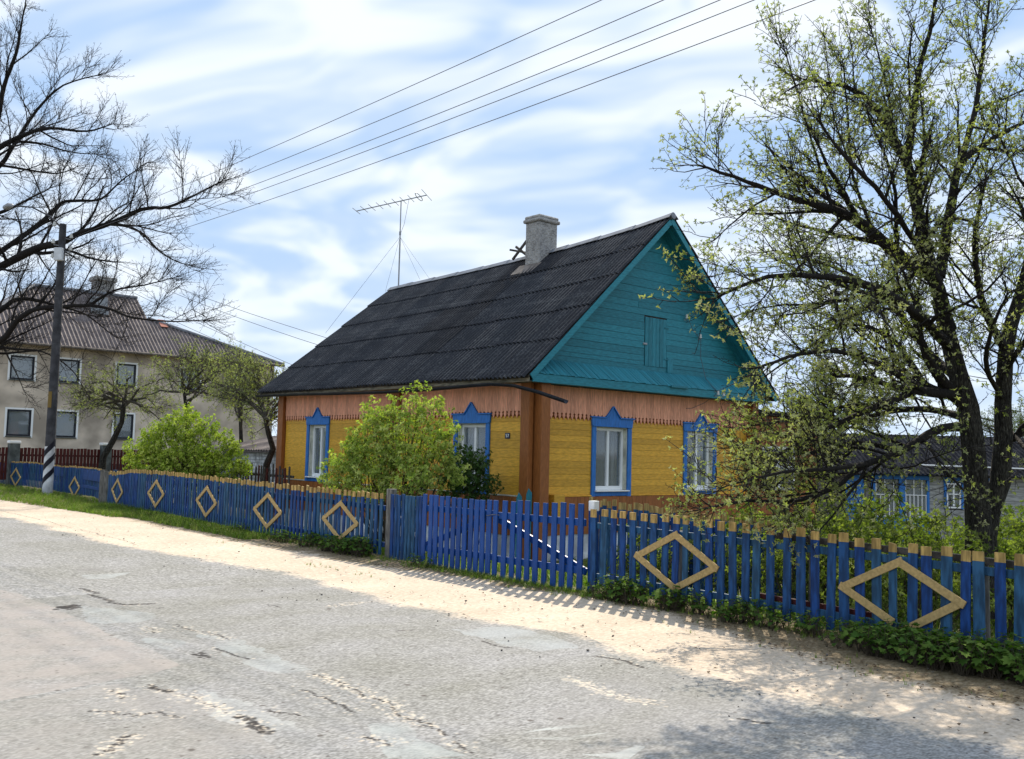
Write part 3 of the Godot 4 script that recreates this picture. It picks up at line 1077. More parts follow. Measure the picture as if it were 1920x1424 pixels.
	board("pent_patch", W1, Vector3(3.72, 3.10, 0.47), Vector3(4.3, 3.15, 0.50), M.tealv1, 0.004)
	# --- roof
	var slope := Vector2(4.14, 3.76).normalized()
	for back in [false, true]:
		mb = MB.new()
		var m2 := MB.new()
		var m3 := MB.new()
		var und := Vector3(0, -0.05, 0)
		for k in 10:
			var xa := 0.44 - 10.55 * k / 10.0
			var xb := 0.44 - 10.55 * (k + 1) / 10.0
			var a := roof_pt(xa, 0.0, back)
			var b := roof_pt(xb, 0.0, back)
			var c := roof_pt(xb, 1.0, back)
			var d := roof_pt(xa, 1.0, back)
			var nn := Vector3(0, slope.x, -slope.y if back else slope.y)
			mb.quad(a, b, c, d, nn)
			mb.quad(a + und, b + und, c + und, d + und, -nn)
			mb.quad(a, b, b + und, a + und, Vector3(0, 0, -1 if back else 1))
			if k == 0:
				mb.quad(a, d, d + und, a + und, Vector3.RIGHT)
			if k == 9:
				mb.quad(b, c, c + und, b + und, Vector3.LEFT)
		hpart("roof_deck", mb.done(M.darkwood))
		# barge board and boarded verge soffit of the gable
		var zs := -1.0 if back else 1.0
		var e0 := roof_pt(0.455, 0.0, back) + Vector3(0, -0.085, 0)
		var e1 := roof_pt(0.455, 1.0, back) + Vector3(0, -0.085, 0)
		m2.bar(e0 + (e1 - e0) * 0.015, e1 + (e1 - e0) * (0.004 if back else -0.008), 0.12, 0.024, Vector3.RIGHT, 0.004)
		hpart("barge_board", m2.done(M.teal2))
		for k in 4:
			var mb3 := MB.new()
			var x := 0.055 + k * 0.108
			var p0 := roof_pt(x, 0.035, back) + Vector3(0, -0.075, 0)
			var p1 := roof_pt(x, 0.985, back) + Vector3(0, -0.075, 0)
			mb3.bar(p0, p1, 0.104, 0.018, Vector3(0, -slope.x, -slope.y * zs), 0.002)
			hpart("verge_soffit", mb3.done(M["teal%d" % (k % 3)]))
	for k in 5:
		for c in 11:
			var x0 := 0.475 - c * 0.9637
			var o := hpart("roof_sheet", roof_sheet(x0 + 0.0, x0 - 0.9637 - (0.05 if c < 10 else 0.0), k / 5.0 - 0.004 + rr(-0.004, 0.004) - (0.012 if k == 0 else 0.0), (k + 1) / 5.0 + (0.03 if k < 4 else 0.0), false, 6, M.soot if (c == 4 and k > 0) or (c == 5 and k == 2) or (c == 3 and k == 4) else M.slate))
			o.position.y += (10 - c) * 0.0004
	for k in 5:
		hpart("roof_sheet", roof_sheet(0.475, -10.12, k / 5.0 - 0.01, (k + 1) / 5.0 + (0.03 if k < 4 else 0.0), true, 3, M.slate))
	# ridge caps
	for k in 10:
		var xa := 0.50 - k * 1.066
		var xb := xa - 1.10
		mb = MB.new()
		var pts := []
		for e in [xa, lerpf(xa, xb, 0.5), xb]:
			pts.append(ridge_at(e) + Vector3(0, 0.005 + (0.012 if e == xa else 0.0), 0))
		mb.tube(pts, [0.078, 0.075, 0.07], 10)
		for zs in [-1.0, 1.0]:
			mb.bar(pts[0] + Vector3(0, 0.0, 0.10 * zs), pts[2] + Vector3(0, 0.0, 0.10 * zs), 0.17, 0.012, Vector3(0, slope.x, slope.y * zs), 0.002)
		hpart("ridge_cap", mb.done(M.ridge))
	# bare eave board and the slipped gutter
	board("eave_board", W0, Vector3(-10.05, 2.955, 0.365), Vector3(0.42, 3.045, 0.39), M.oldboard, 0.003)
	board("eave_board", W0, Vector3(-10.0, 2.96, 0.0), Vector3(0.4, 2.975, 0.364), M.oldboard, 0.002)
	var gp := [Vector3(-10.15, 2.985, 0.50), Vector3(-8.0, 2.965, 0.50), Vector3(-5.9, 2.93, 0.505), Vector3(-4.15, 2.905, 0.51), Vector3(-2.4, 2.915, 0.505), Vector3(-1.2, 2.945, 0.50), Vector3(-0.5, 2.955, 0.50), Vector3(0.1, 2.91, 0.50), Vector3(0.8, 2.76, 0.50), Vector3(1.52, 2.57, 0.50)]
	mb = MB.new()
	var prof := []
	for k in 9:
		var a := PI + PI * k / 8.0
		prof.append(Vector2(cos(a), sin(a)) * 0.062)
	for k in 9:
		var a := TAU - PI * k / 8.0
		prof.append(Vector2(cos(a), sin(a)) * 0.054)
	for i in gp.size() - 1:
		for k in prof.size():
			var p: Vector2 = prof[k]
			var q: Vector2 = prof[(k + 1) % prof.size()]
			var e := q - p
			var nn := Vector3(0, -e.x, e.y) if k < 9 else Vector3(0, -e.x, e.y)
			var f := func(g: Vector3, u: Vector2) -> Vector3:
				return g + Vector3(0, u.y, u.x)
			mb.quad(f.call(gp[i], p), f.call(gp[i + 1], p), f.call(gp[i + 1], q), f.call(gp[i], q), (-nn).normalized())
	hpart("gutter", mb.done(M.blackmetal))
	# chimney
	var ch := Node3D.new()
	ch.name = "chimney"
	house.add_child(ch, true)
	ch.position = -HOUSE
	mb = MB.new()
	mb.box(Vector3(-3.75, 5.6, -3.86), Vector3(-3.24, 7.28, -3.23), 0.03)
	part(ch, "shaft", mb.done(M.plaster))
	mb = MB.new()
	mb.box(Vector3(-3.80, 7.27, -3.91), Vector3(-3.19, 7.36, -3.18), 0.025)
	mb.box(Vector3(-3.77, 7.355, -3.88), Vector3(-3.22, 7.44, -3.21), 0.04)
	part(ch, "cap", mb.done(M.plaster))
	mb = MB.new()
	var fa := roof_pt(-3.5, 0.86) + Vector3(0, 0.075, 0)
	var fb := roof_pt(-3.5, 0.845) + Vector3(0, 0.085, 0)
	mb.bar(Vector3(-3.92, fb.y, fb.z), Vector3(-3.12, fb.y, fb.z), 0.40, 0.012, Vector3(0, slope.x, slope.y), 0.003)
	part(ch, "flashing", mb.done(M.tin))
	# weathered roof trestle leaning by the chimney
	mb = MB.new()
	var tb := ridge_at(-4.2) + Vector3(0, 0.05, 0.25)
	mb.bar(tb + Vector3(-0.15, -0.1, 0.1), tb + Vector3(0.30, 0.38, 0.0), 0.06, 0.05, Vector3(0, 0, 1), 0.006)
	mb.bar(tb + Vector3(0.38, -0.05, 0.12), tb + Vector3(-0.12, 0.24, 0.02), 0.06, 0.05, Vector3(0, 0, 1), 0.006)
	mb.bar(tb + Vector3(-0.3, 0.18, 0.06), tb + Vector3(0.32, 0.02, 0.06), 0.05, 0.05, Vector3(0, 0, 1), 0.006)
	hpart("roof_trestle", mb.done(M.darkwood))
	# insulators and service wire on the gable
	for p in [[4.73, 4.74, 0.0], [5.24, 4.34, 0.0], [5.31, 3.03, 0.45], [5.52, 3.02, 0.45]]:
		mb = MB.new()
		var g := Vector3(p[0], p[1], p[2])
		mb.tube([W1 * (g + Vector3(0, -0.03, 0.0)), W1 * (g + Vector3(0, -0.03, 0.09)), W1 * (g + Vector3(0, 0.02, 0.10))], [0.009, 0.009, 0.009], 6)
		var ins := hpart("insulator_hook", mb.done(M.steel))
		mb = MB.new()
		mb.tube([W1 * (g + Vector3(0, 0.0, 0.10)), W1 * (g + Vector3(0, 0.03, 0.10)), W1 * (g + Vector3(0, 0.035, 0.10)), W1 * (g + Vector3(0, 0.075, 0.10)), W1 * (g + Vector3(0, 0.09, 0.10))], [0.036, 0.030, 0.022, 0.028, 0.012], 10)
		part(ins, "porcelain", mb.done(M.porcelain))
	mb = MB.new()
	var wp := [Vector3(4.73, 4.78, 0.12), Vector3(4.95, 4.5, 0.10), Vector3(5.2, 4.3, 0.14), Vector3(5.25, 3.9, 0.10), Vector3(5.29, 3.4, 0.22), Vector3(5.31, 3.07, 0.56), Vector3(5.26, 2.85, 0.2), Vector3(5.0, 2.72, 0.06), Vector3(4.8, 2.71, 0.05)]
	var wq := []
	for p in wp:
		wq.append(W1 * p)
	var wr := []
	wr.resize(wq.size())
	wr.fill(0.006)
	mb.tube(wq, wr, 5)
	hpart("service_wire", mb.done(M.wire))
	# --- boarded porch behind the gable wall
	var py := [-0.4, 0.55, 0.82, 1.0]
	s = 7.44
	while s < 11.3:
		board("porch_board", W1, Vector3(s, -0.55, -0.62), Vector3(s + 0.128, 0.80, -0.58), M["brown%d" % (rng.randi() % 3)], 0.004)
		if s < 8.75 or s > 10.25:
			board("porch_board", W1, Vector3(s, 0.802, -0.62), Vector3(s + 0.128, 2.72, -0.58 - 0.004), M["brown%d" % (rng.randi() % 3)], 0.004)
		else:
			board("porch_board", W1, Vector3(s, 1.95, -0.62), Vector3(s + 0.128, 2.72, -0.58 - 0.004), M["brown%d" % (rng.randi() % 3)], 0.004)
		s += 0.132
	board("porch_wall", W1, Vector3(7.43, -0.55, -3.5), Vector3(11.35, 2.74, -0.63 - 0.6), M.room, 0)
	board("porch_corner", W1, Vector3(8.02, 0.8, -0.575), Vector3(8.1, 2.1, -0.54), M.tealv2, 0.004)
	for q in [[8.74, 8.82], [9.45, 9.53], [10.17, 10.25]]:
		board("porch_window_frame", W1, Vector3(q[0], 0.81, -0.61), Vector3(q[1], 1.94, -0.55), M.white, 0.006)
	for q in [[0.805, 0.885], [1.4, 1.44], [1.87, 1.945]]:
		board("porch_window_frame", W1, Vector3(8.82, q[0], -0.605), Vector3(9.45, q[1], -0.555), M.white, 0.006)
		board("porch_window_frame", W1, Vector3(9.53, q[0], -0.605), Vector3(10.17, q[1], -0.555), M.white, 0.006)
	for q in [[8.82, 9.45], [9.53, 10.17]]:
		board("porch_pane", W1, Vector3(q[0], 0.885, -0.59), Vector3(q[1], 1.87, -0.584), M.glass, 0)
		board("porch_curtain", W1, Vector3(q[0], 0.9, -0.72), Vector3(q[1], 1.87, -0.70), M.curtain, 0)
	mb = MB.new()
	mb.prism(PackedVector2Array([Vector2(7.45, 2.76), Vector2(11.7, 2.76), Vector2(11.7, 2.84), Vector2(7.45, 2.84)]), -3.8, -0.25, W1)
	hpart("porch_roof", mb.done(M.oldslate))

func build_antenna() -> void:
	var base := ridge_at(-9.75) + Vector3(0, 0.0, 0.05)
	var a := thing("roof_antenna", "grey many-element television antenna on a guyed mast over slate ridge", "antenna", base)
	var top := at(752, 376, 28.75) - base
	var mb := MB.new()
	mb.tube([Vector3(0, -0.05, 0), Vector3(0, 1.3, 0) + top * 0.0, top * 0.62, top], [0.022, 0.022, 0.018, 0.016], 7)
	part(a, "mast", mb.done(M.steel))
	mb = MB.new()
	mb.tube([top * 0.6, top * 0.64], [0.032, 0.032], 7)
	part(a, "clamp", mb.done(M.steel))
	var l := at(668, 396, 28.9) - base
	var r := at(800, 366, 28.6) - base
	mb = MB.new()
	mb.tube([l, r], [0.016, 0.016], 6)
	part(a, "boom", mb.done(M.steel))
	var dirv := (r - l).normalized()
	var side := dirv.cross(Vector3.UP).normalized()
	for k in 10:
		var p := l.lerp(r, k / 9.0)
		var ln := 0.36 + 0.03 * (k / 9.0)
		if k == 9:
			ln = 0.62
		if k == 8:
			# folded dipole
			mb = MB.new()
			var q := []
			for j in 17:
				var ang := TAU * j / 16.0
				q.append(p + side * cos(ang) * 0.42 + Vector3(0, 0.035 * sin(ang), 0) + dirv * 0.03 * sin(ang))
			var rad := []
			rad.resize(17)
			rad.fill(0.012)
			mb.tube(q, rad, 5, false)
			part(a, "dipole", mb.done(M.steel))
			continue
		mb = MB.new()
		mb.tube([p - side * ln, p + side * ln], [0.009, 0.009], 5)
		part(a, "element", mb.done(M.steel))
	for q in [at(610, 625, 27.2), at(722, 548, 28.2), at(787, 524, 28.0), at(806, 524, 29.5)]:
		mb = MB.new()
		mb.tube([top * 0.58, q - base], [0.004, 0.004], 4)
		part(a, "guy_wire", mb.done(M.wire))
	mb = MB.new()
	mb.tube([r * 0.75 + l * 0.25, (r * 0.75 + l * 0.25).lerp(top * 0.6, 0.5) + Vector3(0, -0.2, 0), top * 0.6, top * 0.3 + side * 0.03], [0.006, 0.006, 0.006, 0.006], 4)
	part(a, "cable", mb.done(M.wire))

# ------------------------------------------------------------------ fences and gates
const FENCE_Z := [[-27.0, 3.0], [-19.4, 2.75], [-14.8, 2.95], [-12.7, 3.36], [-9.4, 3.7], [-5.4, 3.92], [-2.8, 4.08], [1.3, 4.15], [5.6, 4.15], [12.5, 4.12]]

func fence_hit(px: float, py: float) -> Vector3:
	var p := on(px, py, 2, 4.15)
	for i in 6:
		p = on(px, py, 2, along(FENCE_Z, p.x))
	return p

func picket_mesh(w: float, h: float, tip: float, m: Material, mt: Material, slant: float) -> ArrayMesh:
	var am := ArrayMesh.new()
	var a := MB.new()
	a.box(Vector3(-w * 0.5, 0, 0), Vector3(w * 0.5, h - tip, 0.021), 0.0025)
	a.commit(am, m)
	if tip > 0.0:
		var b := MB.new()
		b.prism(PackedVector2Array([Vector2(-w * 0.5 + 0.001, h - tip), Vector2(w * 0.5 - 0.001, h - tip), Vector2(w * 0.5 - 0.003, h - maxf(slant, 0.0)), Vector2(-w * 0.5 + 0.003, h + minf(slant, 0.0))]), 0.0005, 0.0205)
		b.commit(am, mt)
	return am

func picket_set(n: int, w0: float, w1: float, h: float, tip: float, paint: String, tip_paint := "tip") -> Array:
	var out := []
	for k in n:
		out.append(picket_mesh(rr(w0, w1), h + rr(-0.012, 0.012), tip * rr(0.85, 1.1), M[paint + str(k % 3)], M[tip_paint + str(k % 3)] if tip > 0 else null, rr(-0.02, 0.02) if rng.randf() < 0.35 else 0.0))
	return out

func put_picket(fence: Node3D, shapes: Array, p: Vector3, lean: float) -> void:
	var o := part(fence, "picket", shapes[rng.randi() % shapes.size()], p - fence.position)
	o.rotation = Vector3(rr(-0.012, 0.012), rr(-0.03, 0.03), lean)

func rail(fence: Node3D, pts: Array, h: float, th: float, m: Material) -> void:
	for i in pts.size() - 1:
		var mb := MB.new()
		mb.bar(pts[i] - fence.position, pts[i + 1] - fence.position, h, th, Vector3(0, 0, 1), 0.004)
		part(fence, "rail", mb.done(m))

func diamond(fence: Node3D, c: Vector3, hw: float, hh: float, broken := false) -> void:
	var root := Node3D.new()
	root.name = "diamond"
	fence.add_child(root, true)
	root.position = c - fence.position
	root.rotation = Vector3(0, -atan2(along(FENCE_Z, c.x + 0.5) - along(FENCE_Z, c.x - 0.5), 1.0), rr(-0.02, 0.02))
	var L := Vector3(-hw, 0, 0)
	var Tp := Vector3(0.0, hh, 0)
	var R := Vector3(hw, 0, 0)
	var B := Vector3(0.01, -hh, 0)
	var ends := [[L, Tp], [Tp, R], [R, B], [B, L]]
	for k in 4:
		var a: Vector3 = ends[k][0]
		var b: Vector3 = ends[k][1]
		var d := (b - a).normalized()
		if broken and k == 2:
			b -= d * 0.03
			b += Vector3(0.02, -0.03, 0)
		if broken and k == 3:
			a += d * 0.05
		var mb := MB.new()
		mb.bar(a + d * 0.022 + Vector3(0, 0, 0.003 * (k % 2)), b + d * 0.036 + Vector3(0, 0, 0.003 * (k % 2)), 0.071, 0.02, Vector3(0, 0, 1), 0.003)
		part(root, "slat", mb.done(M.slat))

func post_mesh(w: float, h: float, m: Material, round := false) -> ArrayMesh:
	var mb := MB.new()
	if round:
		mb.tube([Vector3(0, -0.4, 0), Vector3(0, h * 0.5, 0), Vector3(0, h, 0)], [w * 0.52, w * 0.5, w * 0.47], 9)
	else:
		mb.box(Vector3(-w * 0.5, -0.4, -w * 0.5), Vector3(w * 0.5, h, w * 0.5), 0.008)
	return mb.done(m)

func build_fences() -> void:
	# bright blue fence left of the gates
	var f := thing("picket_fence", "blue picket fence with five tan diamonds before the bushes", "fence", Vector3(-5.6, 0, 3.9), 0.0, "blue street fence")
	var shapes := picket_set(9, 0.062, 0.078, 0.93, 0.085, "fence")
	var tops := [[-13.0, 0.87], [-12.0, 0.86], [-10.4, 0.98], [-8.0, 1.01], [-5.0, 0.99], [-2.0, 0.97], [1.4, 0.955]]
	var x := -12.6
	while x < 1.3:
		put_picket(f, shapes, Vector3(x, along(tops, x) - 0.93 + rr(-0.012, 0.012), along(FENCE_Z, x) + 0.03), rr(-0.02, 0.015))
		x += rr(0.128, 0.142)
	for y in [0.19, 0.74]:
		var pts := []
		for k in 6:
			var xx := lerpf(-12.65, 1.35, k / 5.0)
			pts.append(Vector3(xx, y + along(tops, xx) - 0.96, along(FENCE_Z, xx) - 0.006))
		rail(f, pts, 0.075, 0.04, M.fence2)
	for k in 6:
		var xx := lerpf(-12.5, -0.9, k / 5.0)
		part(f, "post", post_mesh(0.09, 0.9, M.fence1), Vector3(xx, 0, along(FENCE_Z, xx) - 0.09) - f.position)
	for p in [[224, 921], [297, 926], [392, 941], [507, 958], [643.5, 977]]:
		var c := fence_hit(p[0], p[1])
		diamond(f, c + Vector3(0, 0, 0.064), 0.515, 0.285)
	# far fence, shabbier, in the shade of the tree
	f = thing("picket_fence", "dark blue picket fence with two tan diamonds behind the utility pole", "fence", Vector3(-18, 0, 3.2), 0.0, "blue street fence")
	shapes = picket_set(6, 0.075, 0.095, 0.83, 0.05, "fence")
	x = -27.0
	while x < -13.3:
		put_picket(f, shapes, Vector3(x, 0.05 + rr(-0.01, 0.01) + 0.02 * sin(x * 1.1), along(FENCE_Z, x) + 0.03), rr(-0.02, 0.02))
		x += rr(0.142, 0.158)
	for y in [0.28, 0.62]:
		var pts := []
		for k in 5:
			var xx := lerpf(-27.0, -13.3, k / 4.0)
			pts.append(Vector3(xx, y + 0.04, along(FENCE_Z, xx) - 0.006))
		rail(f, pts, 0.28 if y > 0.5 else 0.08, 0.03, M.fence2)
	for xx in [-26.5, -23.4, -20.4, -17.2, -14.2]:
		part(f, "post", post_mesh(0.22, 0.80, M.fence2), Vector3(xx, 0, along(FENCE_Z, xx) - 0.13) - f.position)
	for p in [[32.5, 895], [143, 914]]:
		diamond(f, fence_hit(p[0], p[1]) + Vector3(0, 0, 0.064), 0.52, 0.29)
	for xx in [-13.15, -12.85]:
		one("fence_post", post_mesh(0.2, 0.88 if xx < -13 else 0.84, M.greywood, true), "old grey wooden post between the two far blue fences", "post", Vector3(xx, 0, 3.36), "old posts joining the far fences")
	# grey post, wicket, double gate
	one("gate_post", post_mesh(0.115, 1.03, M.greywood), "weathered grey wooden post between fence and narrow wicket", "post", Vector3(1.47, 0, 4.13))
	var g := thing("wicket_gate", "narrow faded blue wicket with slim pickets beside grey post", "gate", Vector3(1.95, 0, 4.15))
	shapes = picket_set(6, 0.06, 0.07, 0.96, 0.0, "fence")
	for k in 9:
		put_picket(g, shapes, Vector3(1.585 + k * 0.089, 0.0 + rr(-0.012, 0.012), 4.17), rr(-0.012, 0.012))
	rail(g, [Vector3(1.53, 0.73, 4.145), Vector3(2.34, 0.73, 4.145)], 0.07, 0.035, M.fence0)
	rail(g, [Vector3(1.53, 0.17, 4.145), Vector3(2.34, 0.17, 4.145)], 0.07, 0.035, M.fence0)
	var mb := MB.new()
	mb.bar(Vector3(1.56, 0.70, 4.125) - g.position, Vector3(2.3, 0.20, 4.125) - g.position, 0.06, 0.035, Vector3(0, 0, 1), 0.003)
	part(g, "brace", mb.done(M.fence0))
	var gx := [2.43, 2.59, 2.71, 2.84, 2.97, 3.1, 3.22, 3.35, 3.48, 3.6, 3.73, 3.85, 3.99, 4.16, 4.32, 4.46, 4.61, 4.76, 4.92, 5.08, 5.23, 5.37, 5.53]
	shapes = picket_set(6, 0.078, 0.09, 1.02, 0.0, "gate")
	for leaf in 2:
		var lo := 0 if leaf == 0 else 12
		var hi := 12 if leaf == 0 else 23
		g = thing("driveway_gate", "bright blue picket gate leaf next to the wicket" if leaf == 0 else "bright blue picket gate leaf with long diagonal brace beside white-topped post", "gate", Vector3(3.1 if leaf == 0 else 4.75, 0, 4.2))
		for k in range(lo, hi):
			put_picket(g, shapes, Vector3(gx[k], along([[2.4, -0.005], [3.3, -0.03], [4.4, -0.01], [5.6, 0.03]], gx[k]) + rr(-0.006, 0.006), 4.215), rr(-0.006, 0.006))
		var a: float = gx[lo] - 0.05
		var b: float = gx[hi - 1] + 0.05
		for y in [0.80, 0.235]:
			rail(g, [Vector3(a, y, 4.19), Vector3(b, y + 0.015, 4.19)], 0.085, 0.04, M.gate0)
		mb = MB.new()
		if leaf == 0:
			mb.bar(Vector3(a + 0.05, 0.28, 4.165) - g.position, Vector3(b - 0.1, 0.75, 4.165) - g.position, 0.085, 0.035, Vector3(0, 0, 1), 0.003)
		else:
			mb.bar(Vector3(a - 0.0, 0.76, 4.165) - g.position, Vector3(b, 0.235, 4.165) - g.position, 0.085, 0.035, Vector3(0, 0, 1), 0.003)
		part(g, "brace", mb.done(M.gate0))
	# wire loop that ties the leaves together
	mb = MB.new()
	var loop := []
	for k in 13:
		var an := TAU * k / 12.0
		loop.append(Vector3(3.92 + 0.13 * cos(an), 0.80 + 0.012 * sin(an * 2.0), 4.20 + 0.055 * sin(an)))
	var lr := []
	lr.resize(13)
	lr.fill(0.006)
	mb.tube(loop, lr, 5, false)
	one("wire_loop", mb.done(M.wire), "thin dark wire loop tying the two blue gate leaves together", "wire")
	# white topped post
	var wp := thing("gate_post", "blue gate post with white painted top beside right picket fence", "post", Vector3(5.625, 0, 4.10))
	mb = MB.new()
	mb.box(Vector3(-0.045, -0.3, -0.045), Vector3(0.045, 0.955, 0.045), 0.004)
	part(wp, "shaft", mb.done(M.gate1))
	mb = MB.new()
	mb.box(Vector3(-0.047, 0.955, -0.047), Vector3(0.047, 1.075, 0.047), 0.006)
	part(wp, "cap", mb.done(M.white))
	# right fence
	f = thing("picket_fence", "blue picket fence with tan tips and two large tan diamonds under the tree", "fence", Vector3(8.4, 0, 4.15), 0.0, "blue street fence")
	shapes = picket_set(12, 0.070, 0.098, 0.90, 0.088, "fence")
	var xs := [5.71, 5.86, 6.02, 6.16, 6.32, 6.47, 6.61, 6.77, 6.91, 7.05, 7.21, 7.36, 7.51, 7.66, 7.81, 7.93, 8.1, 8.285, 8.44, 8.59, 8.75, 8.89, 9.05, 9.21, 9.36, 9.53, 9.67, 9.83, 9.99, 10.11, 10.28, 10.42, 10.57, 10.73, 10.88, 11.04, 11.2, 11.36, 11.5]
	var rt := [[5.7, 0.985], [7.2, 0.985], [8.3, 0.965], [9.1, 0.925], [10.4, 0.895], [11.6, 0.88]]
	for q in xs:
		put_picket(f, shapes, Vector3(q, along(rt, q) - 0.90 + rr(-0.012, 0.012), along(FENCE_Z, q) + 0.025), rr(-0.022, 0.01))
	for y in [0.20, 0.79]:
		rail(f, [Vector3(5.66, y, 4.145), Vector3(8.6, y - 0.02, 4.135), Vector3(11.6, y - 0.09, 4.11)], 0.07, 0.04, M.fence1)
	rail(f, [Vector3(8.1, 0.865, 4.09), Vector3(11.6, 0.775, 4.07)], 0.06, 0.05, M.darkwood)
	rail(f, [Vector3(7.9, 0.25, 4.09), Vector3(9.2, 0.22, 4.08)], 0.05, 0.05, M.redfence)
	for xx in [6.9, 8.5, 10.1, 11.4]:
		part(f, "post", post_mesh(0.09, 0.82, M.greywood, true), Vector3(xx, 0, 4.045) - f.position)
	diamond(f, Vector3(6.93, 0.495, along(FENCE_Z, 6.9) + 0.058), 0.53, 0.285)
	diamond(f, Vector3(9.43, 0.455, along(FENCE_Z, 9.4) + 0.058), 0.54, 0.285, true)
	# garden fence inside the yard
	f = thing("garden_fence", "inner picket fence with faded tips before the brown skirting", "fence", Vector3(4.5, -0.35, 1.4))
	shapes = picket_set(6, 0.07, 0.09, 1.22, 0.11, "fence")
	for k in 36:
		var t := k / 35.0
		var p := Vector3(2.35, 0, 0.62).lerp(Vector3(7.4, 0, 2.2), t)
		put_picket(f, shapes, p + Vector3(0, 0.89 - 0.02 * t - 1.22 + rr(-0.03, 0.03), 0.03), rr(-0.02, 0.02))
	for y in [-0.02, 0.66]:
		rail(f, [Vector3(2.3, y, 0.60), Vector3(7.45, y - 0.02, 2.2)], 0.07, 0.04, M.fence2)
	for k in 4:
		var p := Vector3(2.35, land(2, 1), 0.56).lerp(Vector3(7.4, land(7, 2), 2.14), k / 3.0)
		part(f, "post", post_mesh(0.09, 1.15, M.greywood), p - f.position)
	# two teal boards by the corner of the house
	for k in 2:
		mb = MB.new()
		mb.prism(PackedVector2Array([Vector2(-0.05, 0), Vector2(0.05, 0), Vector2(0.05, 1.28 + 0.08 * k), Vector2(-0.01, 1.36 + 0.08 * k), Vector2(-0.05, 1.25 + 0.08 * k)]), 0, 0.022)
		var o := one("garden_board", mb.done(M.tealv1), "shorter upright teal board standing behind the driveway gate" if k == 0 else "taller upright teal board standing behind the driveway gate", "board", Vector3(0.74 + 0.15 * k, -0.45, 0.85 - 0.1 * k), "teal boards behind the gate")
		o.rotation.y = 0.6

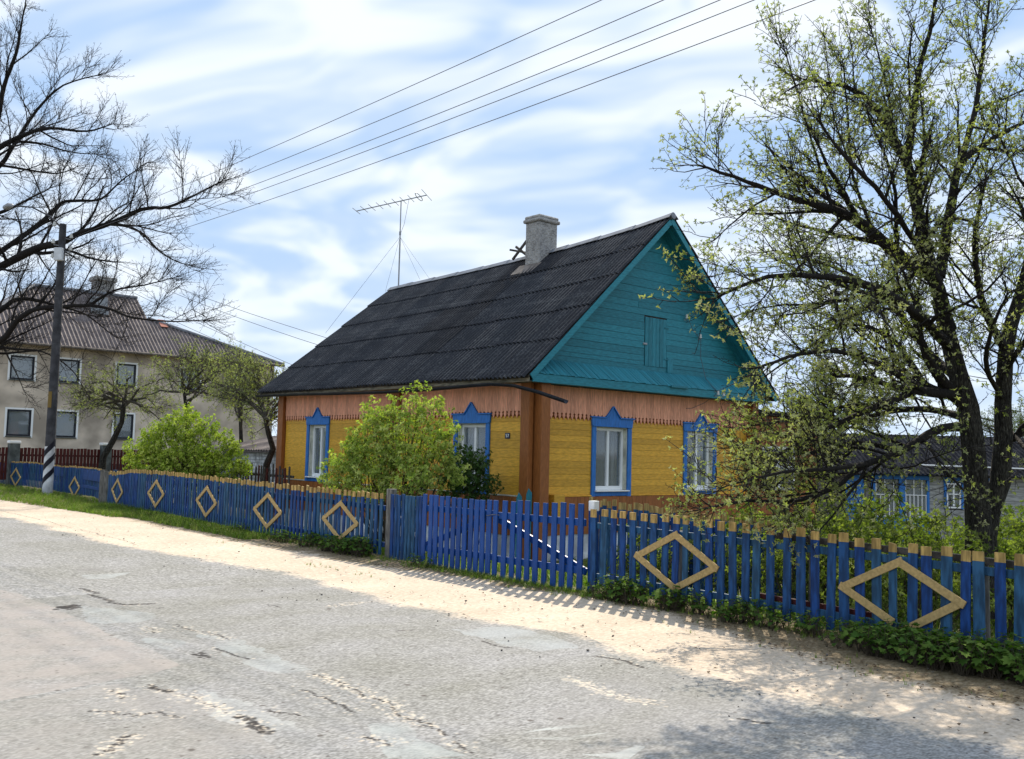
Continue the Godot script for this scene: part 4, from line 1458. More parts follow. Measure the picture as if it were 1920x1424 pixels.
# ------------------------------------------------------------------ utility pole and wires
func build_pole() -> void:
	var base := on(88, 926, 1, 0.0)
	var p := thing("utility_pole", "dark utility pole with black and white striped base", "pole", base)
	var mb := MB.new()
	mb.tube([Vector3(0, -0.3, 0), Vector3(0, 1.45, 0)], [0.155, 0.148], 20)
	part(p, "shaft", mb.done(M.limewash))
	mb = MB.new()
	mb.tube([Vector3(0, 1.45, 0), Vector3(-0.01, 4.0, 0), Vector3(-0.03, 6.4, 0), Vector3(-0.05, 8.45, 0)], [0.146, 0.134, 0.118, 0.104], 16)
	part(p, "shaft", mb.done(M.concrete))
	# slanting black stripes wound round the painted foot
	var up := Vector3.UP
	for k in 3:
		mb = MB.new()
		var n := 40
		for i in n:
			var a0 := TAU * i / n
			var a1 := TAU * (i + 1) / n
			var q := []
			for a in [a0, a1]:
				var tw: float = absf(fposmod(a + 0.84, TAU) - PI) / PI
				for e in [0.0, 0.2]:
					var y: float = 0.14 + k * 0.42 + tw * 0.52 + e
					q.append(Vector3(cos(a) * 0.1575, y, sin(a) * 0.1575))
			mb.quad(q[0], q[2], q[3], q[1], Vector3(cos(a0), 0, sin(a0)))
		part(p, "stripe", mb.done(M.black))
	# faded notice
	mb = MB.new()
	var view := Vector3(CF.x, 0, CF.z).normalized()
	for i in 8:
		var a := atan2(-view.z, -view.x) - 0.2 + 0.13 * i
		var b := a + 0.13
		var q0 := Vector3(cos(a), 0, sin(a)) * 0.1455
		var q1 := Vector3(cos(b), 0, sin(b)) * 0.1455
		mb.quad(q0 + up * 2.65, q1 + up * 2.65, q1 + up * 3.15, q0 + up * 3.15, Vector3(cos(a), 0, sin(a)))
	part(p, "faded_notice", mb.done(mat(lin(0.30, 0.20, 0.06), 0.9, T.fine, Vector3(4, 4, 4))))
	mb = MB.new()
	var tf := Transform3D(Basis(CR, up, -view).orthonormalized(), Vector3(-0.03, 7.45, 0))
	mb.box(Vector3(-0.12, -0.2, 0.11), Vector3(0.13, 0.2, 0.26), 0.015, tf)
	part(p, "meter_box", mb.done(M.limewash))
	mb = MB.new()
	mb.tube([Vector3(-0.05, 8.3, 0), Vector3(-0.6, 8.75, 0.25), Vector3(-1.3, 9.1, 0.6), Vector3(-2.0, 9.2, 0.95)], [0.03, 0.028, 0.026, 0.024], 6)
	var arm := part(p, "lamp_arm", mb.done(M.concrete))
	mb = MB.new()
	mb.box(Vector3(-2.45, 9.12, 0.98), Vector3(-1.95, 9.26, 1.2), 0.04)
	part(arm, "lamp_head", mb.done(M.steel))
	var ys := [8.35, 8.05, 7.8, 7.65, 7.35]
	for k in 5:
		mb = MB.new()
		var s := -1.0 if k % 2 else 1.0
		mb.tube([Vector3(-0.03, ys[k] - 0.05, 0), Vector3(-0.03, ys[k] - 0.05, 0.24 * s), Vector3(-0.03, ys[k] + 0.02, 0.26 * s)], [0.012, 0.012, 0.012], 6)
		var hk := part(p, "insulator_hook", mb.done(M.steel))
		mb = MB.new()
		mb.tube([Vector3(-0.03, ys[k], 0.26 * s), Vector3(-0.03, ys[k] + 0.06, 0.26 * s), Vector3(-0.03, ys[k] + 0.13, 0.26 * s)], [0.06, 0.05, 0.03], 8)
		part(hk, "porcelain", mb.done(M.porcelain))
	# line wires towards the next pole
	var hs := [8.13, 7.70, 7.41, 7.26, 6.94]
	var dz := [0.0, 0.05, 0.0, -0.05, 0.0]
	for k in 5:
		mb = MB.new()
		var pts := []
		var rad := []
		for i in 25:
			var t := i / 24.0
			var x := lerpf(-19.4, 24.0, t)
			var mid: float = hs[k]
			var y := mid + 0.55 * pow((t - 0.52) * 2.0, 2.0) * (0.5 if k == 0 else 0.75)
			if t < 0.2:
				y = lerpf(ys[k] + 0.1, y, smoothstep(0.0, 0.2, t))
			pts.append(Vector3(x, y, 2.8 + dz[k]))
			rad.append(0.0062)
		mb.tube(pts, rad, 5)
		one("overhead_wire", mb.done(M.wire), ["topmost", "second highest", "middle", "second lowest", "lowest"][k] + " of five thin overhead wires running from the striped pole", "wire", Vector3.ZERO, "street power wires")
	# drop wires to the houses
	var drops := [[Vector3(-19.4, 8.1, 2.7), Vector3(-9.3, 4.45, -2.1), 0.35], [Vector3(-19.4, 8.0, 2.7), Vector3(-9.3, 4.2, -1.9), 0.4], [Vector3(-19.4, 7.5, 2.7), Vector3(-12.6, 3.7, -3.2), 0.15], [Vector3(-19.4, 7.2, 2.7), Vector3(-12.4, 3.5, -3.0), 0.2]]
	for d in drops:
		mb = MB.new()
		var pts := []
		var rad := []
		for i in 13:
			var t := i / 12.0
			pts.append((d[0] as Vector3).lerp(d[1], t) - Vector3(0, d[2] * 4.0 * t * (1.0 - t) * 0.5, 0))
			rad.append(0.007)
		mb.tube(pts, rad, 5)
		one("drop_wire", mb.done(M.wire), "slack service wire dropping from utility pole towards the houses", "wire", Vector3.ZERO, "service wires")

# ------------------------------------------------------------------ neighbours
func far_window(parent: Node3D, z0: float, z1: float, y0: float, y1: float, x: float, drawn: bool) -> void:
	var root := Node3D.new()
	root.name = "window"
	parent.add_child(root, true)
	root.position = -parent.position
	var mb := MB.new()
	for q in [[z0 - 0.10, z0 - 0.01, y0 - 0.08, y1 + 0.09], [z1 + 0.01, z1 + 0.10, y0 - 0.08, y1 + 0.09], [z0 - 0.009, z1 + 0.009, y1 + 0.01, y1 + 0.09]]:
		mb.box(Vector3(x, q[2], q[0]), Vector3(x + 0.03, q[3], q[1]), 0.0)
	part(root, "surround", mb.done(M.white))
	mb = MB.new()
	for q in [[z0, z0 + 0.07, y0, y1], [z1 - 0.07, z1, y0, y1], [z0 + 0.07, z1 - 0.07, y1 - 0.07, y1], [z0 + 0.07, z1 - 0.07, y0, y0 + 0.07]]:
		mb.box(Vector3(x - 0.10, q[2], q[0]), Vector3(x + 0.02, q[3], q[1]), 0.0)
	part(root, "frame", mb.done(M.blackmetal))
	mb = MB.new()
	mb.box(Vector3(x - 0.05, y0 + 0.07, z0 + 0.07), Vector3(x - 0.04, y1 - 0.07, z1 - 0.07), 0.0)
	part(root, "pane", mb.done(M.glass))
	mb = MB.new()
	mb.box(Vector3(x - 0.13, y0, z0), Vector3(x - 0.11, y1, z1), 0.0)
	part(root, "curtain", mb.done(M.curtain if drawn else M.room))
	mb = MB.new()
	mb.box(Vector3(x - 0.02, y0 - 0.06, z0 - 0.04), Vector3(x + 0.09, y0 - 0.01, z1 + 0.04), 0.01)
	part(root, "sill", mb.done(M.pillar))

func build_neighbours() -> void:
	# two-storey house
	var x := -36.0
	var b := Vector3(-41.5, 0, -5.6)
	var h := thing("two_storey_house", "beige two-storey rendered house with grey corrugated hipped roof and chimney", "house", b)
	var wins := [[-0.95, 0.1, 4.5, 5.62, true], [-3.02, -2.0, 4.5, 5.62, true], [-5.8, -4.85, 4.5, 5.62, true], [-9.2, -8.2, 4.5, 5.62, true], [-0.95, 0.1, 1.82, 3.06, false], [-3.02, -2.0, 1.82, 3.06, false], [-5.8, -4.85, 1.82, 3.06, false], [-12.4, -11.4, 4.5, 5.62, false]]
	# front wall in storeys with real openings
	var zz := [[4.0, 2.6]]
	var mb := MB.new()
	var z1 := 2.4
	var zcols := [[2.4, 0.1], [0.1, -0.95], [-0.95, -2.0], [-2.0, -3.02], [-3.02, -4.85], [-4.85, -5.8], [-5.8, -8.2], [-8.2, -9.2], [-9.2, -11.4], [-11.4, -12.4], [-12.4, -13.6]]
	for cidx in zcols.size():
		var zc: Array = zcols[cidx]
		var spans := [[-0.3, 6.3]]
		if cidx in [1, 3, 5]:
			spans = [[-0.3, 1.82], [3.06, 4.5], [5.62, 6.3]]
		elif cidx in [7, 9]:
			spans = [[-0.3, 4.5], [5.62, 6.3]]
		for s in spans:
			mb.quad(Vector3(x, s[0], zc[0]), Vector3(x, s[0], zc[1]), Vector3(x, s[1], zc[1]), Vector3(x, s[1], zc[0]), Vector3.RIGHT)
	for w in wins:
		# reveals
		for e in [w[0], w[1]]:
			mb.quad(Vector3(x, w[2], e), Vector3(x - 0.14, w[2], e), Vector3(x - 0.14, w[3], e), Vector3(x, w[3], e), Vector3(0, 0, 1 if e == w[0] else -1))
		mb.quad(Vector3(x, w[3], w[0]), Vector3(x - 0.14, w[3], w[0]), Vector3(x - 0.14, w[3], w[1]), Vector3(x, w[3], w[1]), Vector3.DOWN)
		mb.quad(Vector3(x, w[2], w[0]), Vector3(x - 0.14, w[2], w[0]), Vector3(x - 0.14, w[2], w[1]), Vector3(x, w[2], w[1]), Vector3.UP)
	mb.box(Vector3(x - 11.0, -0.3, -13.6), Vector3(x - 0.15, 6.3, 2.4), 0.0)
	part(h, "wall", mb.done(M.stucco), -b)
	mb = MB.new()
	mb.box(Vector3(x - 11.0, -0.3, -13.63), Vector3(x + 0.035, 0.55, 2.43), 0.01)
	part(h, "plinth", mb.done(M.pillar), -b)
	for w in wins:
		far_window(h, w[0], w[1], w[2], w[3], x - 0.005, w[4])
	# roof: corrugated front slope under its hips
	var top := [[-13.9, 6.25], [-7.04, 8.33], [-7.0, 9.6], [-1.7, 9.6], [2.75, 6.25]]
	mb = MB.new()
	var lastp := []
	var n := 420
	for i in n + 1:
		var z := lerpf(2.74, -13.88, float(i) / n)
		var yt := along(top, z)
		var wv := 0.05 * sin(TAU * z / 0.20)
		var sl := 0.05 * TAU / 0.20 * cos(TAU * z / 0.20)
		var nn := Vector3(0.62, 0.78, -sl).normalized()
		var lo := Vector3(-35.45 , 6.22 + wv, z)
		var hi := Vector3(-35.45 - (yt - 6.22) / 0.8, yt + wv, z)
		if i > 0:
			mb.trin(lastp[0], lo, hi, lastp[2], nn, nn)
			mb.trin(lastp[0], hi, lastp[1], lastp[2], nn, lastp[2])
		lastp = [lo, hi, nn]
	part(h, "roof_slope", mb.done(M.tile), -b)
	mb = MB.new()
	var rl := Vector3(-39.65, 9.58, -1.7)
	var rt := Vector3(-39.65, 9.58, -7.0)
	var kf := Vector3(-38.06, 8.31, -7.03)
	var kb := Vector3(-44.5, 8.31, -7.03)
	var fl := Vector3(-35.45, 6.2, 2.74)
	var fr := Vector3(-35.45, 6.2, -13.88)
	var bl := Vector3(-47.4, 6.2, 2.74)
	var br := Vector3(-47.4, 6.2, -13.88)
	var rlb := Vector3(-42.9, 9.58, -1.7)
	var rtb := Vector3(-42.9, 9.58, -7.0)
	mb.tri(fl, bl, rl, Vector3(0, 0.7, 0.7))
	mb.tri(rl, bl, rlb, Vector3(0, 0.7, 0.7))
	mb.quad(rl, rt, rtb, rlb, Vector3.UP)
	mb.quad(rt, kf, kb, rtb, Vector3(0, 0.2, -0.98).normalized())
	mb.quad(fr, kf, kb, br, Vector3(0, 0.9, -0.4).normalized())
	mb.quad(bl, br, rtb, rlb, Vector3(-0.6, 0.8, 0))
	mb.quad(fl, fr, br, bl, Vector3.DOWN)
	part(h, "roof_back", mb.done(M.tile), -b)
	for e in [[fl, rl], [kf, fr], [rl, rt]]:
		mb = MB.new()
		mb.tube([e[0] + Vector3(0, 0.05, 0), e[1] + Vector3(0, 0.05, 0)], [0.1, 0.1], 7)
		part(h, "ridge_cap", mb.done(M.ridge), -b)
	mb = MB.new()
	mb.tube([fl + Vector3(0.08, -0.02, 0), fr + Vector3(0.08, -0.02, 0)], [0.07, 0.07], 7)
	var gut := part(h, "gutter", mb.done(M.tin), -b)
	mb = MB.new()
	mb.tube([fr + Vector3(0.08, -0.05, 0), fr + Vector3(0.1, -0.5, 0.1), fr + Vector3(-0.4, -0.9, 0.5), fr + Vector3(-0.5, -6.0, 0.5)], [0.05, 0.05, 0.05, 0.05], 7)
	part(gut, "downpipe", mb.done(M.white))
	mb = MB.new()
	mb.box(Vector3(-40.4, 8.4, -5.75), Vector3(-39.6, 10.35, -4.75), 0.04)
	mb.box(Vector3(-40.5, 10.3, -5.85), Vector3(-39.5, 10.55, -4.65), 0.04)
	part(h, "chimney", mb.done(M.plaster), -b)
	# roof light, propped open
	mb = MB.new()
	mb.box(Vector3(-0.45, -0.5, -0.02), Vector3(0.45, 0.5, 0.05), 0.01, Transform3D(Basis(Vector3(0, 0, -1), Vector3(-0.30, 0.95, 0).normalized(), Vector3(0.95, 0.30, 0).normalized()), Vector3(-38.15, 8.75, -4.5)))
	part(h, "roof_light", mb.done(M.curtain), -b)
	mb = MB.new()
	mb.box(Vector3(-0.2, -0.35, 0.03), Vector3(0.2, 0.35, 0.06), 0.0, Transform3D(Basis(Vector3(0, 0, -1), Vector3(-0.78, 0.62, 0), Vector3(0.62, 0.78, 0)), Vector3(-37.75, 8.09, -7.75)))
	part(h, "red_tile_patch", mb.done(M.redtile), -b)
	# dark red fence with grey pillars
	var f := thing("board_fence", "dark red board fence between grey pillars before the beige house", "fence", Vector3(-24, 0, 1))
	var shapes := []
	for k in 3:
		mb = MB.new()
		mb.box(Vector3(0, 0.2, -0.052), Vector3(0.022, 1.34 + 0.01 * k, 0.052), 0.003)
		shapes.append(mb.done(M.redfence))
	var z := 5.0
	while z > -5.0:
		part(f, "board", shapes[rng.randi() % 3], Vector3(0, rr(-0.01, 0.01), z - 1.0))
		z -= 0.122
	for y in [0.45, 1.05]:
		mb = MB.new()
		mb.box(Vector3(-0.05, y, -6.0), Vector3(-0.005, y + 0.07, 4.1), 0.004)
		part(f, "rail", mb.done(M.redfence))
	for zp in [2.85, -0.35]:
		var pil := one("fence_pillar", ArrayMesh.new(), "grey concrete pillar with white cap in the dark red fence", "pillar", Vector3(-23.9, 0, zp), "pillars of the red fence")
		mb = MB.new()
		mb.box(Vector3(-0.17, -0.2, -0.17), Vector3(0.17, 1.50, 0.17), 0.01)
		pil.mesh = mb.done(M.pillar)
		mb = MB.new()
		mb.box(Vector3(-0.19, 1.50, -0.19), Vector3(0.19, 1.60, 0.19), 0.02)
		part(pil, "cap", mb.done(M.white))
	# white brick shed behind the far corner
	var sb := Vector3(-14.0, -0.1, -1.9)
	var s := thing("brick_shed", "low white brick shed with corrugated roof behind bent tree trunk", "shed", sb)
	mb = MB.new()
	mb.box(Vector3(-3.2, -0.2, -3.5), Vector3(3.0, 1.62, -0.012), 0.0)
	part(s, "wall", mb.done(M.mortar))
	var bricks := []
	for k in 4:
		mb = MB.new()
		mb.box(Vector3(-0.121, 0, -0.06), Vector3(0.121, 0.092, rr(-0.003, 0.004)), 0.004)
		bricks.append(mb.done(M["brick%d" % (k % 2)]))
	for row in 17:
		for col in 13:
			part(s, "brick", bricks[rng.randi() % 4], Vector3(-2.3 + col * 0.257 + (0.128 if row % 2 else 0.0), -0.15 + row * 0.1035, rr(-0.003, 0.003)))
	mb = MB.new()
	var pr := []
	for i in 121:
		var xx := lerpf(-3.4, 3.2, i / 120.0)
		pr.append([xx, 0.025 * sin(TAU * xx / 0.17)])
	for i in 120:
		var a: Array = pr[i]
		var c: Array = pr[i + 1]
		var a0 := Vector3(a[0], 1.60 + a[1], 0.25)
		var c0 := Vector3(c[0], 1.60 + c[1], 0.25)
		var a1 := Vector3(a[0], 2.08 + a[1], -2.0)
		var c1 := Vector3(c[0], 2.08 + c[1], -2.0)
		var nn := Vector3(-(c[1] - a[1]) / (c[0] - a[0]), 0.96, 0.28).normalized()
		mb.quad(a0, c0, c1, a1, nn)
	mb.box(Vector3(-3.3, 1.53, -3.6), Vector3(3.1, 1.56, 0.22), 0.0)
	mb.quad(Vector3(-3.4, 2.08, -2.0), Vector3(3.2, 2.08, -2.0), Vector3(3.2, 1.6, -4.0), Vector3(-3.4, 1.6, -4.0), Vector3(0, 0.95, -0.3))
	part(s, "roof", mb.done(M.tile))
	# dark paling fence before it
	f = thing("paling_fence", "low dark weathered paling fence below the white brick shed", "fence", Vector3(-8.6, -0.05, 0.6))
	for k in 20:
		mb = MB.new()
		var hh := rr(1.05, 1.22)
		mb.prism(PackedVector2Array([Vector2(-0.035, 0), Vector2(0.035, 0), Vector2(0.035, hh), Vector2(0.0, hh + 0.03), Vector2(-0.035, hh)]), 0, 0.02)
		var o := part(f, "paling", mb.done(M.darkwood if k % 3 else M.redfence), Vector3(-2.6 + k * 0.165, 0, rr(-0.01, 0.01)))
		o.rotation.z = rr(-0.04, 0.04)
	for y in [0.35, 0.9]:
		mb = MB.new()
		mb.box(Vector3(-2.7, y, -0.05), Vector3(0.7, y + 0.06, -0.012), 0.004)
		part(f, "rail", mb.done(M.darkwood))
	build_blue_house()

func build_blue_house() -> void:
	var D := 31.0
	var o := at(1590, 890, D)
	o.y = -1.0
	var yaw := atan2(-CR.z, CR.x)
	var h := thing("blue_cottage", "low weathered cottage with blue veranda and white windows behind the tree", "house", o, yaw)
	var lx := func(px: float) -> float:
		return (px - 1590.0) / FOCAL * D
	# heights from the base of the wall
	var ey := 2.22
	var mb := MB.new()
	mb.box(Vector3(-4.0, 0, -5.0), Vector3(7.5, ey, -0.06), 0.0)
	part(h, "wall", mb.done(M.room))
	# weathered boards between the openings
	for sp in [[-4.0, -0.1], [lx.call(1742), lx.call(1772)], [lx.call(1806), lx.call(1838)], [lx.call(1868), 7.5]]:
		for r in 14:
			mb = MB.new()
			mb.box(Vector3(sp[0], r * 0.16, -0.055), Vector3(sp[1], r * 0.16 + 0.155, -0.03 + rr(0, 0.006)), 0.003)
			part(h, "wall_board", mb.done(M.oldwhite if sp[0] > 0 else M.greywood))
	for sp in [[1772, 1806], [1838, 1868]]:
		for r in 7:
			mb = MB.new()
			mb.box(Vector3(lx.call(sp[0]), r * 0.16, -0.055), Vector3(lx.call(sp[1]), r * 0.16 + 0.155, -0.03), 0.003)
			part(h, "wall_board", mb.done(M.oldwhite))
	# veranda: blue panels, posts and glazing bars
	for q in [[1586, 1620, 0.2, ey], [1620, 1632, 0.0, ey], [1634, 1642, 0.4, 2.05], [1686, 1698, 0.0, ey], [1738, 1743, 0.3, 2.05]]:
		mb = MB.new()
		mb.box(Vector3(lx.call(q[0]), q[2], -0.05), Vector3(lx.call(q[1]) - 0.004, q[3], 0.02), 0.006)
		part(h, "veranda_post", mb.done(M.greywood if q[0] == 1620 else M.trim))
	mb = MB.new()
	mb.box(Vector3(lx.call(1634), 2.06, -0.04), Vector3(lx.call(1742), ey + 0.06, 0.035), 0.006)
	part(h, "veranda_beam", mb.done(M.trim))
	mb = MB.new()
	mb.box(Vector3(lx.call(1634), 0.0, -0.045), Vector3(lx.call(1742), 0.85, 0.0), 0.006)
	part(h, "veranda_panel", mb.done(M.trim))
	for q in [[1642, 1686], [1698, 1738]]:
		var w := Node3D.new()
		w.name = "veranda_window"
		h.add_child(w, true)
		var a: float = lx.call(q[0])
		var b: float = lx.call(q[1])
		for k in 6:
			mb = MB.new()
			var xx := lerpf(a + 0.02, b - 0.02, k / 5.0)
			mb.box(Vector3(xx - 0.012, 0.86, -0.03), Vector3(xx + 0.012, 2.05 if k % 2 == 0 else 1.55, -0.012), 0.0)
			part(w, "glazing_bar", mb.done(M.white))
		for y in [0.86, 1.55]:
			mb = MB.new()
			mb.box(Vector3(a, y, -0.011), Vector3(b, y + 0.025, 0.004), 0.0)
			part(w, "glazing_bar", mb.done(M.white))
		mb = MB.new()
		mb.box(Vector3(a, 0.86, -0.05), Vector3(b, 2.05, -0.045), 0.0)
		part(w, "pane", mb.done(M.glass))
	for q in [[1775, 1802], [1842, 1864]]:
		var w := Node3D.new()
		w.name = "window"
		h.add_child(w, true)
		var a: float = lx.call(q[0])
		var b: float = lx.call(q[1])
		mb = MB.new()
		for r in [[a - 0.08, a, 1.15, 2.0], [b, b + 0.08, 1.15, 2.0], [a - 0.1, b + 0.1, 2.002, 2.16]]:
			mb.box(Vector3(r[0], r[2], -0.03), Vector3(r[1], r[3], 0.02), 0.004)
		part(w, "surround", mb.done(M.trim))
		mb = MB.new()
		var m := (a + b) * 0.5
		for r in [[a, a + 0.05, 1.17, 1.98], [b - 0.05, b, 1.17, 1.98], [m - 0.025, m + 0.025, 1.17, 1.98], [a + 0.05, m - 0.025, 1.6, 1.64], [m + 0.025, b - 0.05, 1.6, 1.64], [a + 0.05, m - 0.025, 1.93, 1.98], [m + 0.025, b - 0.05, 1.93, 1.98], [a + 0.05, m - 0.025, 1.17, 1.22], [m + 0.025, b - 0.05, 1.17, 1.22]]:
			mb.box(Vector3(r[0], r[2], -0.04), Vector3(r[1], r[3], 0.0), 0.0)
		part(w, "frame", mb.done(M.white))
		mb = MB.new()
		mb.box(Vector3(a, 1.17, -0.052), Vector3(b, 1.98, -0.048), 0.0)
		part(w, "pane", mb.done(M.glass))
	# corrugated roof
	mb = MB.new()
	var n := 340
	var last := []
	for i in n + 1:
		var xx := lerpf(-4.4, 7.9, float(i) / n)
		var wv := 0.022 * sin(TAU * xx / 0.15)
		var nn := Vector3(-0.022 * TAU / 0.15 * cos(TAU * xx / 0.15), 0.86, 0.5).normalized()
		var lo := Vector3(xx, ey + 0.02 + wv, 0.35)
		var hi := Vector3(xx, ey + 1.35 + wv, -2.6)
		if i:
			mb.trin(last[0], lo, hi, last[2], nn, nn)
			mb.trin(last[0], hi, last[1], last[2], nn, last[2])
		last = [lo, hi, nn]
	mb.quad(Vector3(-4.4, ey + 1.35, -2.6), Vector3(7.9, ey + 1.35, -2.6), Vector3(7.9, ey, -5.4), Vector3(-4.4, ey, -5.4), Vector3(0, 0.9, -0.4))
	mb.box(Vector3(-4.3, ey - 0.03, -5.2), Vector3(7.8, ey - 0.01, 0.3), 0.0)
	part(h, "roof", mb.done(M.oldslate))
	mb = MB.new()
	mb.tube([Vector3(lx.call(1720), ey + 0.32, 0.12), Vector3(7.0, ey + 0.26, 0.14)], [0.025, 0.025], 6)
	part(h, "roof_pole", mb.done(M.white))

# ------------------------------------------------------------------ plants
func leaf(mb: MB, p: Vector3, d: Vector3, nrm: Vector3, l: float, w: float) -> void:
	var x := d.cross(nrm).normalized()
	var n2 := x.cross(d).normalized()
	var a := p
	var tip := p + d * l - n2 * l * 0.12
	var r := p + d * l * 0.45 + x * w + n2 * w * 0.35
	var q := p + d * l * 0.45 - x * w + n2 * w * 0.35
	mb.tri(a, r, tip, (n2 - x * 0.35).normalized())
	mb.tri(a, tip, q, (n2 + x * 0.35).normalized())

func rosette(mb: MB, p: Vector3, d: Vector3, n: int, l: float, w: float) -> void:
	var ax := d.cross(rdir()).normalized()
	for k in n:
		var o := ax.rotated(d, TAU * k / n + rr(-0.4, 0.4))
		var dd := (d * rr(0.3, 1.1) + o).normalized()
		leaf(mb, p, dd, (d - dd * d.dot(dd) + rdir() * 0.25).normalized(), l * rr(0.7, 1.2), w * rr(0.8, 1.1))

# twig of unit length along +y: [wood, leaves]
func twig(sd: int, spurs: int, leaves: int, l: float, w: float, wood: Material, lf: Material, bud := false) -> Array:
	rng.seed = sd
	var a := MB.new()
	var b := MB.new()
	b.use_c = lf != null
	var pts := []
	var rad := []
	for k in 5:
		var t := k / 4.0
		pts.append(Vector3(0.06 * sin(t * 3.0 + sd), t, 0.06 * cos(t * 2.3 + sd * 2.0) - 0.06))
		rad.append(lerpf(0.017, 0.007, t))
	a.tube(pts, rad, 3, false)
	for k in spurs:
		var t := lerpf(0.12, 0.95, (k + rng.randf()) / spurs)
		var p: Vector3 = pts[0].lerp(pts[4], t)
		var d := (Vector3(cos(k * 2.4), rr(0.4, 1.2), sin(k * 2.4))).normalized()
		var e := p + d * rr(0.08, 0.26)
		a.tube([p, e], [0.010, 0.008 if not bud else 0.012], 3, false)
		if lf:
			b.col = Color.WHITE * rr(0.75, 1.15)
			rosette(b, e, d, leaves, l, w)
	if lf:
		b.col = Color.WHITE
		rosette(b, pts[4], Vector3.UP, leaves + 1, l, w)
	if bud:
		a.tube([pts[4], pts[4] + Vector3(0, 0.06, 0)], [0.014, 0.004], 3, false)
	return [a.done(wood), b.done(lf) if lf else null]

class Grow:
	var mb: MB
	var twigs := []
	var tops := []
	var maxd := 2
	var dens := [3.0, 4.0, 5.0]
	var upw := 0.1
	var wig := 0.2
	var tw := 0.14
	var tl := 0.3
	var ratio := 0.5
	var minlen := 0.25
	var ang0 := 0.5
	var ang1 := 1.15
	var rmin := 0.005
	var inner := true

func grow_along(g: Grow, pts: Array, rad: Array, depth: int, sides: int) -> void:
	g.mb.tube(pts, rad, sides, depth == 0)
	var total := 0.0
	for i in pts.size() - 1:
		total += (pts[i + 1] - pts[i]).length()
	var walk := 0.0
	var next := total * (0.22 if depth == 0 else 0.12)
	var gap: float = 1.0 / g.dens[mini(depth, g.dens.size() - 1)]
	for i in pts.size() - 1:
		var seg: Vector3 = pts[i + 1] - pts[i]
		var ln := seg.length()
		while depth < g.maxd and next <= walk + ln and next < total:
			var t := (next - walk) / ln
			var p: Vector3 = pts[i] + seg * t
			var r: float = lerpf(rad[i], rad[i + 1], t)
			var left := total - next
			var d := seg.normalized()
			var ax := d.cross(rdir()).normalized()
			var c := d.rotated(ax, rr(g.ang0, g.ang1))
			c = (c + Vector3.UP * g.upw).normalized()
			var cl := maxf(g.minlen, (left * 0.62 + total * 0.11) * g.ratio * rr(0.6, 1.4) * 1.3)
			cl = minf(cl, 2.2 if depth == 0 else 1.1)
			branch(g, p, c, cl, maxf(g.rmin, r * rr(0.35, 0.55)), depth + 1)
			next += gap * rr(0.5, 1.5)
		if depth >= 1 or g.inner:
			var k := int(ln / g.tw + rng.randf())
			if depth == 0:
				k = int(k * 0.5)
			for j in k:
				var p: Vector3 = pts[i] + seg * rng.randf()
				var d := seg.normalized()
				var c := (d.rotated(d.cross(rdir()).normalized(), rr(0.3, 1.1)) + Vector3.UP * (0.15 + g.upw)).normalized()
				add_twig(g, p, c, g.tl * rr(0.5, 1.25))
		walk += ln

func add_twig(g: Grow, p: Vector3, d: Vector3, l: float) -> void:
	var x := d.cross(rdir()).normalized()
	var z := x.cross(d)
	g.twigs.append(Transform3D(Basis(x * l, d * l, z * l), p))

func branch(g: Grow, p: Vector3, d: Vector3, l: float, r: float, depth: int) -> void:
	var n := maxi(3, int(l / 0.22))
	var pts := [p]
	var rad := [r]
	var bend := rdir() * g.wig
	for k in n:
		d = (d + bend * 0.35 + rdir() * g.wig + Vector3.UP * g.upw * 0.5).normalized()
		p += d * l / n
		pts.append(p)
		rad.append(lerpf(r, maxf(r * 0.3, 0.003), (k + 1.0) / n))
	grow_along(g, pts, rad, depth, 5 if depth == 1 else 4)
	add_twig(g, p, d, g.tl * rr(0.8, 1.3))

func limb(g: Grow, px: Array, depth: float, r0: float, r1: float, sides := 8) -> void:
	# px: [x, y, depth offset] along the limb
	r1 = minf(r1, 0.008 + 0.06 * r0)
	var raw := []
	for q in px:
		raw.append(at(q[0], q[1], depth + q[2]))
	var pts := []
	var rad := []
	var steps_n := 4
	for i in raw.size() - 1:
		var a: Vector3 = raw[maxi(i - 1, 0)]
		var b: Vector3 = raw[i]
		var c: Vector3 = raw[i + 1]
		var e: Vector3 = raw[mini(i + 2, raw.size() - 1)]
		for k in steps_n:
			var t := float(k) / steps_n
			pts.append(b.cubic_interpolate(c, a, e, t) + rdir() * r1 * 0.6)
			rad.append(lerpf(r0, r1, (i + t) / (raw.size() - 1)) * rr(0.93, 1.08))
	pts.append(raw[-1])
	rad.append(r1)
	grow_along(g, pts, rad, 0, sides)
	for k in 5:
		var d: Vector3 = (pts[-1] - pts[-2]).normalized()
		branch(g, pts[-1 - k % 3], (d + rdir() * 0.6).normalized(), g.minlen * rr(0.9, 1.6), maxf(r1 * 0.8, 0.004), g.maxd)

func finish_tree(t: Node3D, g: Grow, kinds: Array, tints: Array, bark: Material, keep := 1.0, wood_name := "branches") -> void:
	part(t, wood_name, g.mb.done(bark), -t.position)
	var n := kinds.size()
	for k in n:
		var w := []
		var lw := []
		var lc := []
		for i in range(k, g.twigs.size(), n):
			w.append(Transform3D((g.twigs[i] as Transform3D).basis, (g.twigs[i] as Transform3D).origin - t.position))
			if rng.randf() < keep:
				lw.append(w[-1])
				var c: Color = (tints[rng.randi() % tints.size()] as Color) * rr(0.8, 1.2)
				lc.append(Color(c.r, c.g, c.b))
		many(t, "twigs", kinds[k][0], w, [])
		if kinds[k][1] and lw.size():
			many(t, "leaves", kinds[k][1], lw, lc)

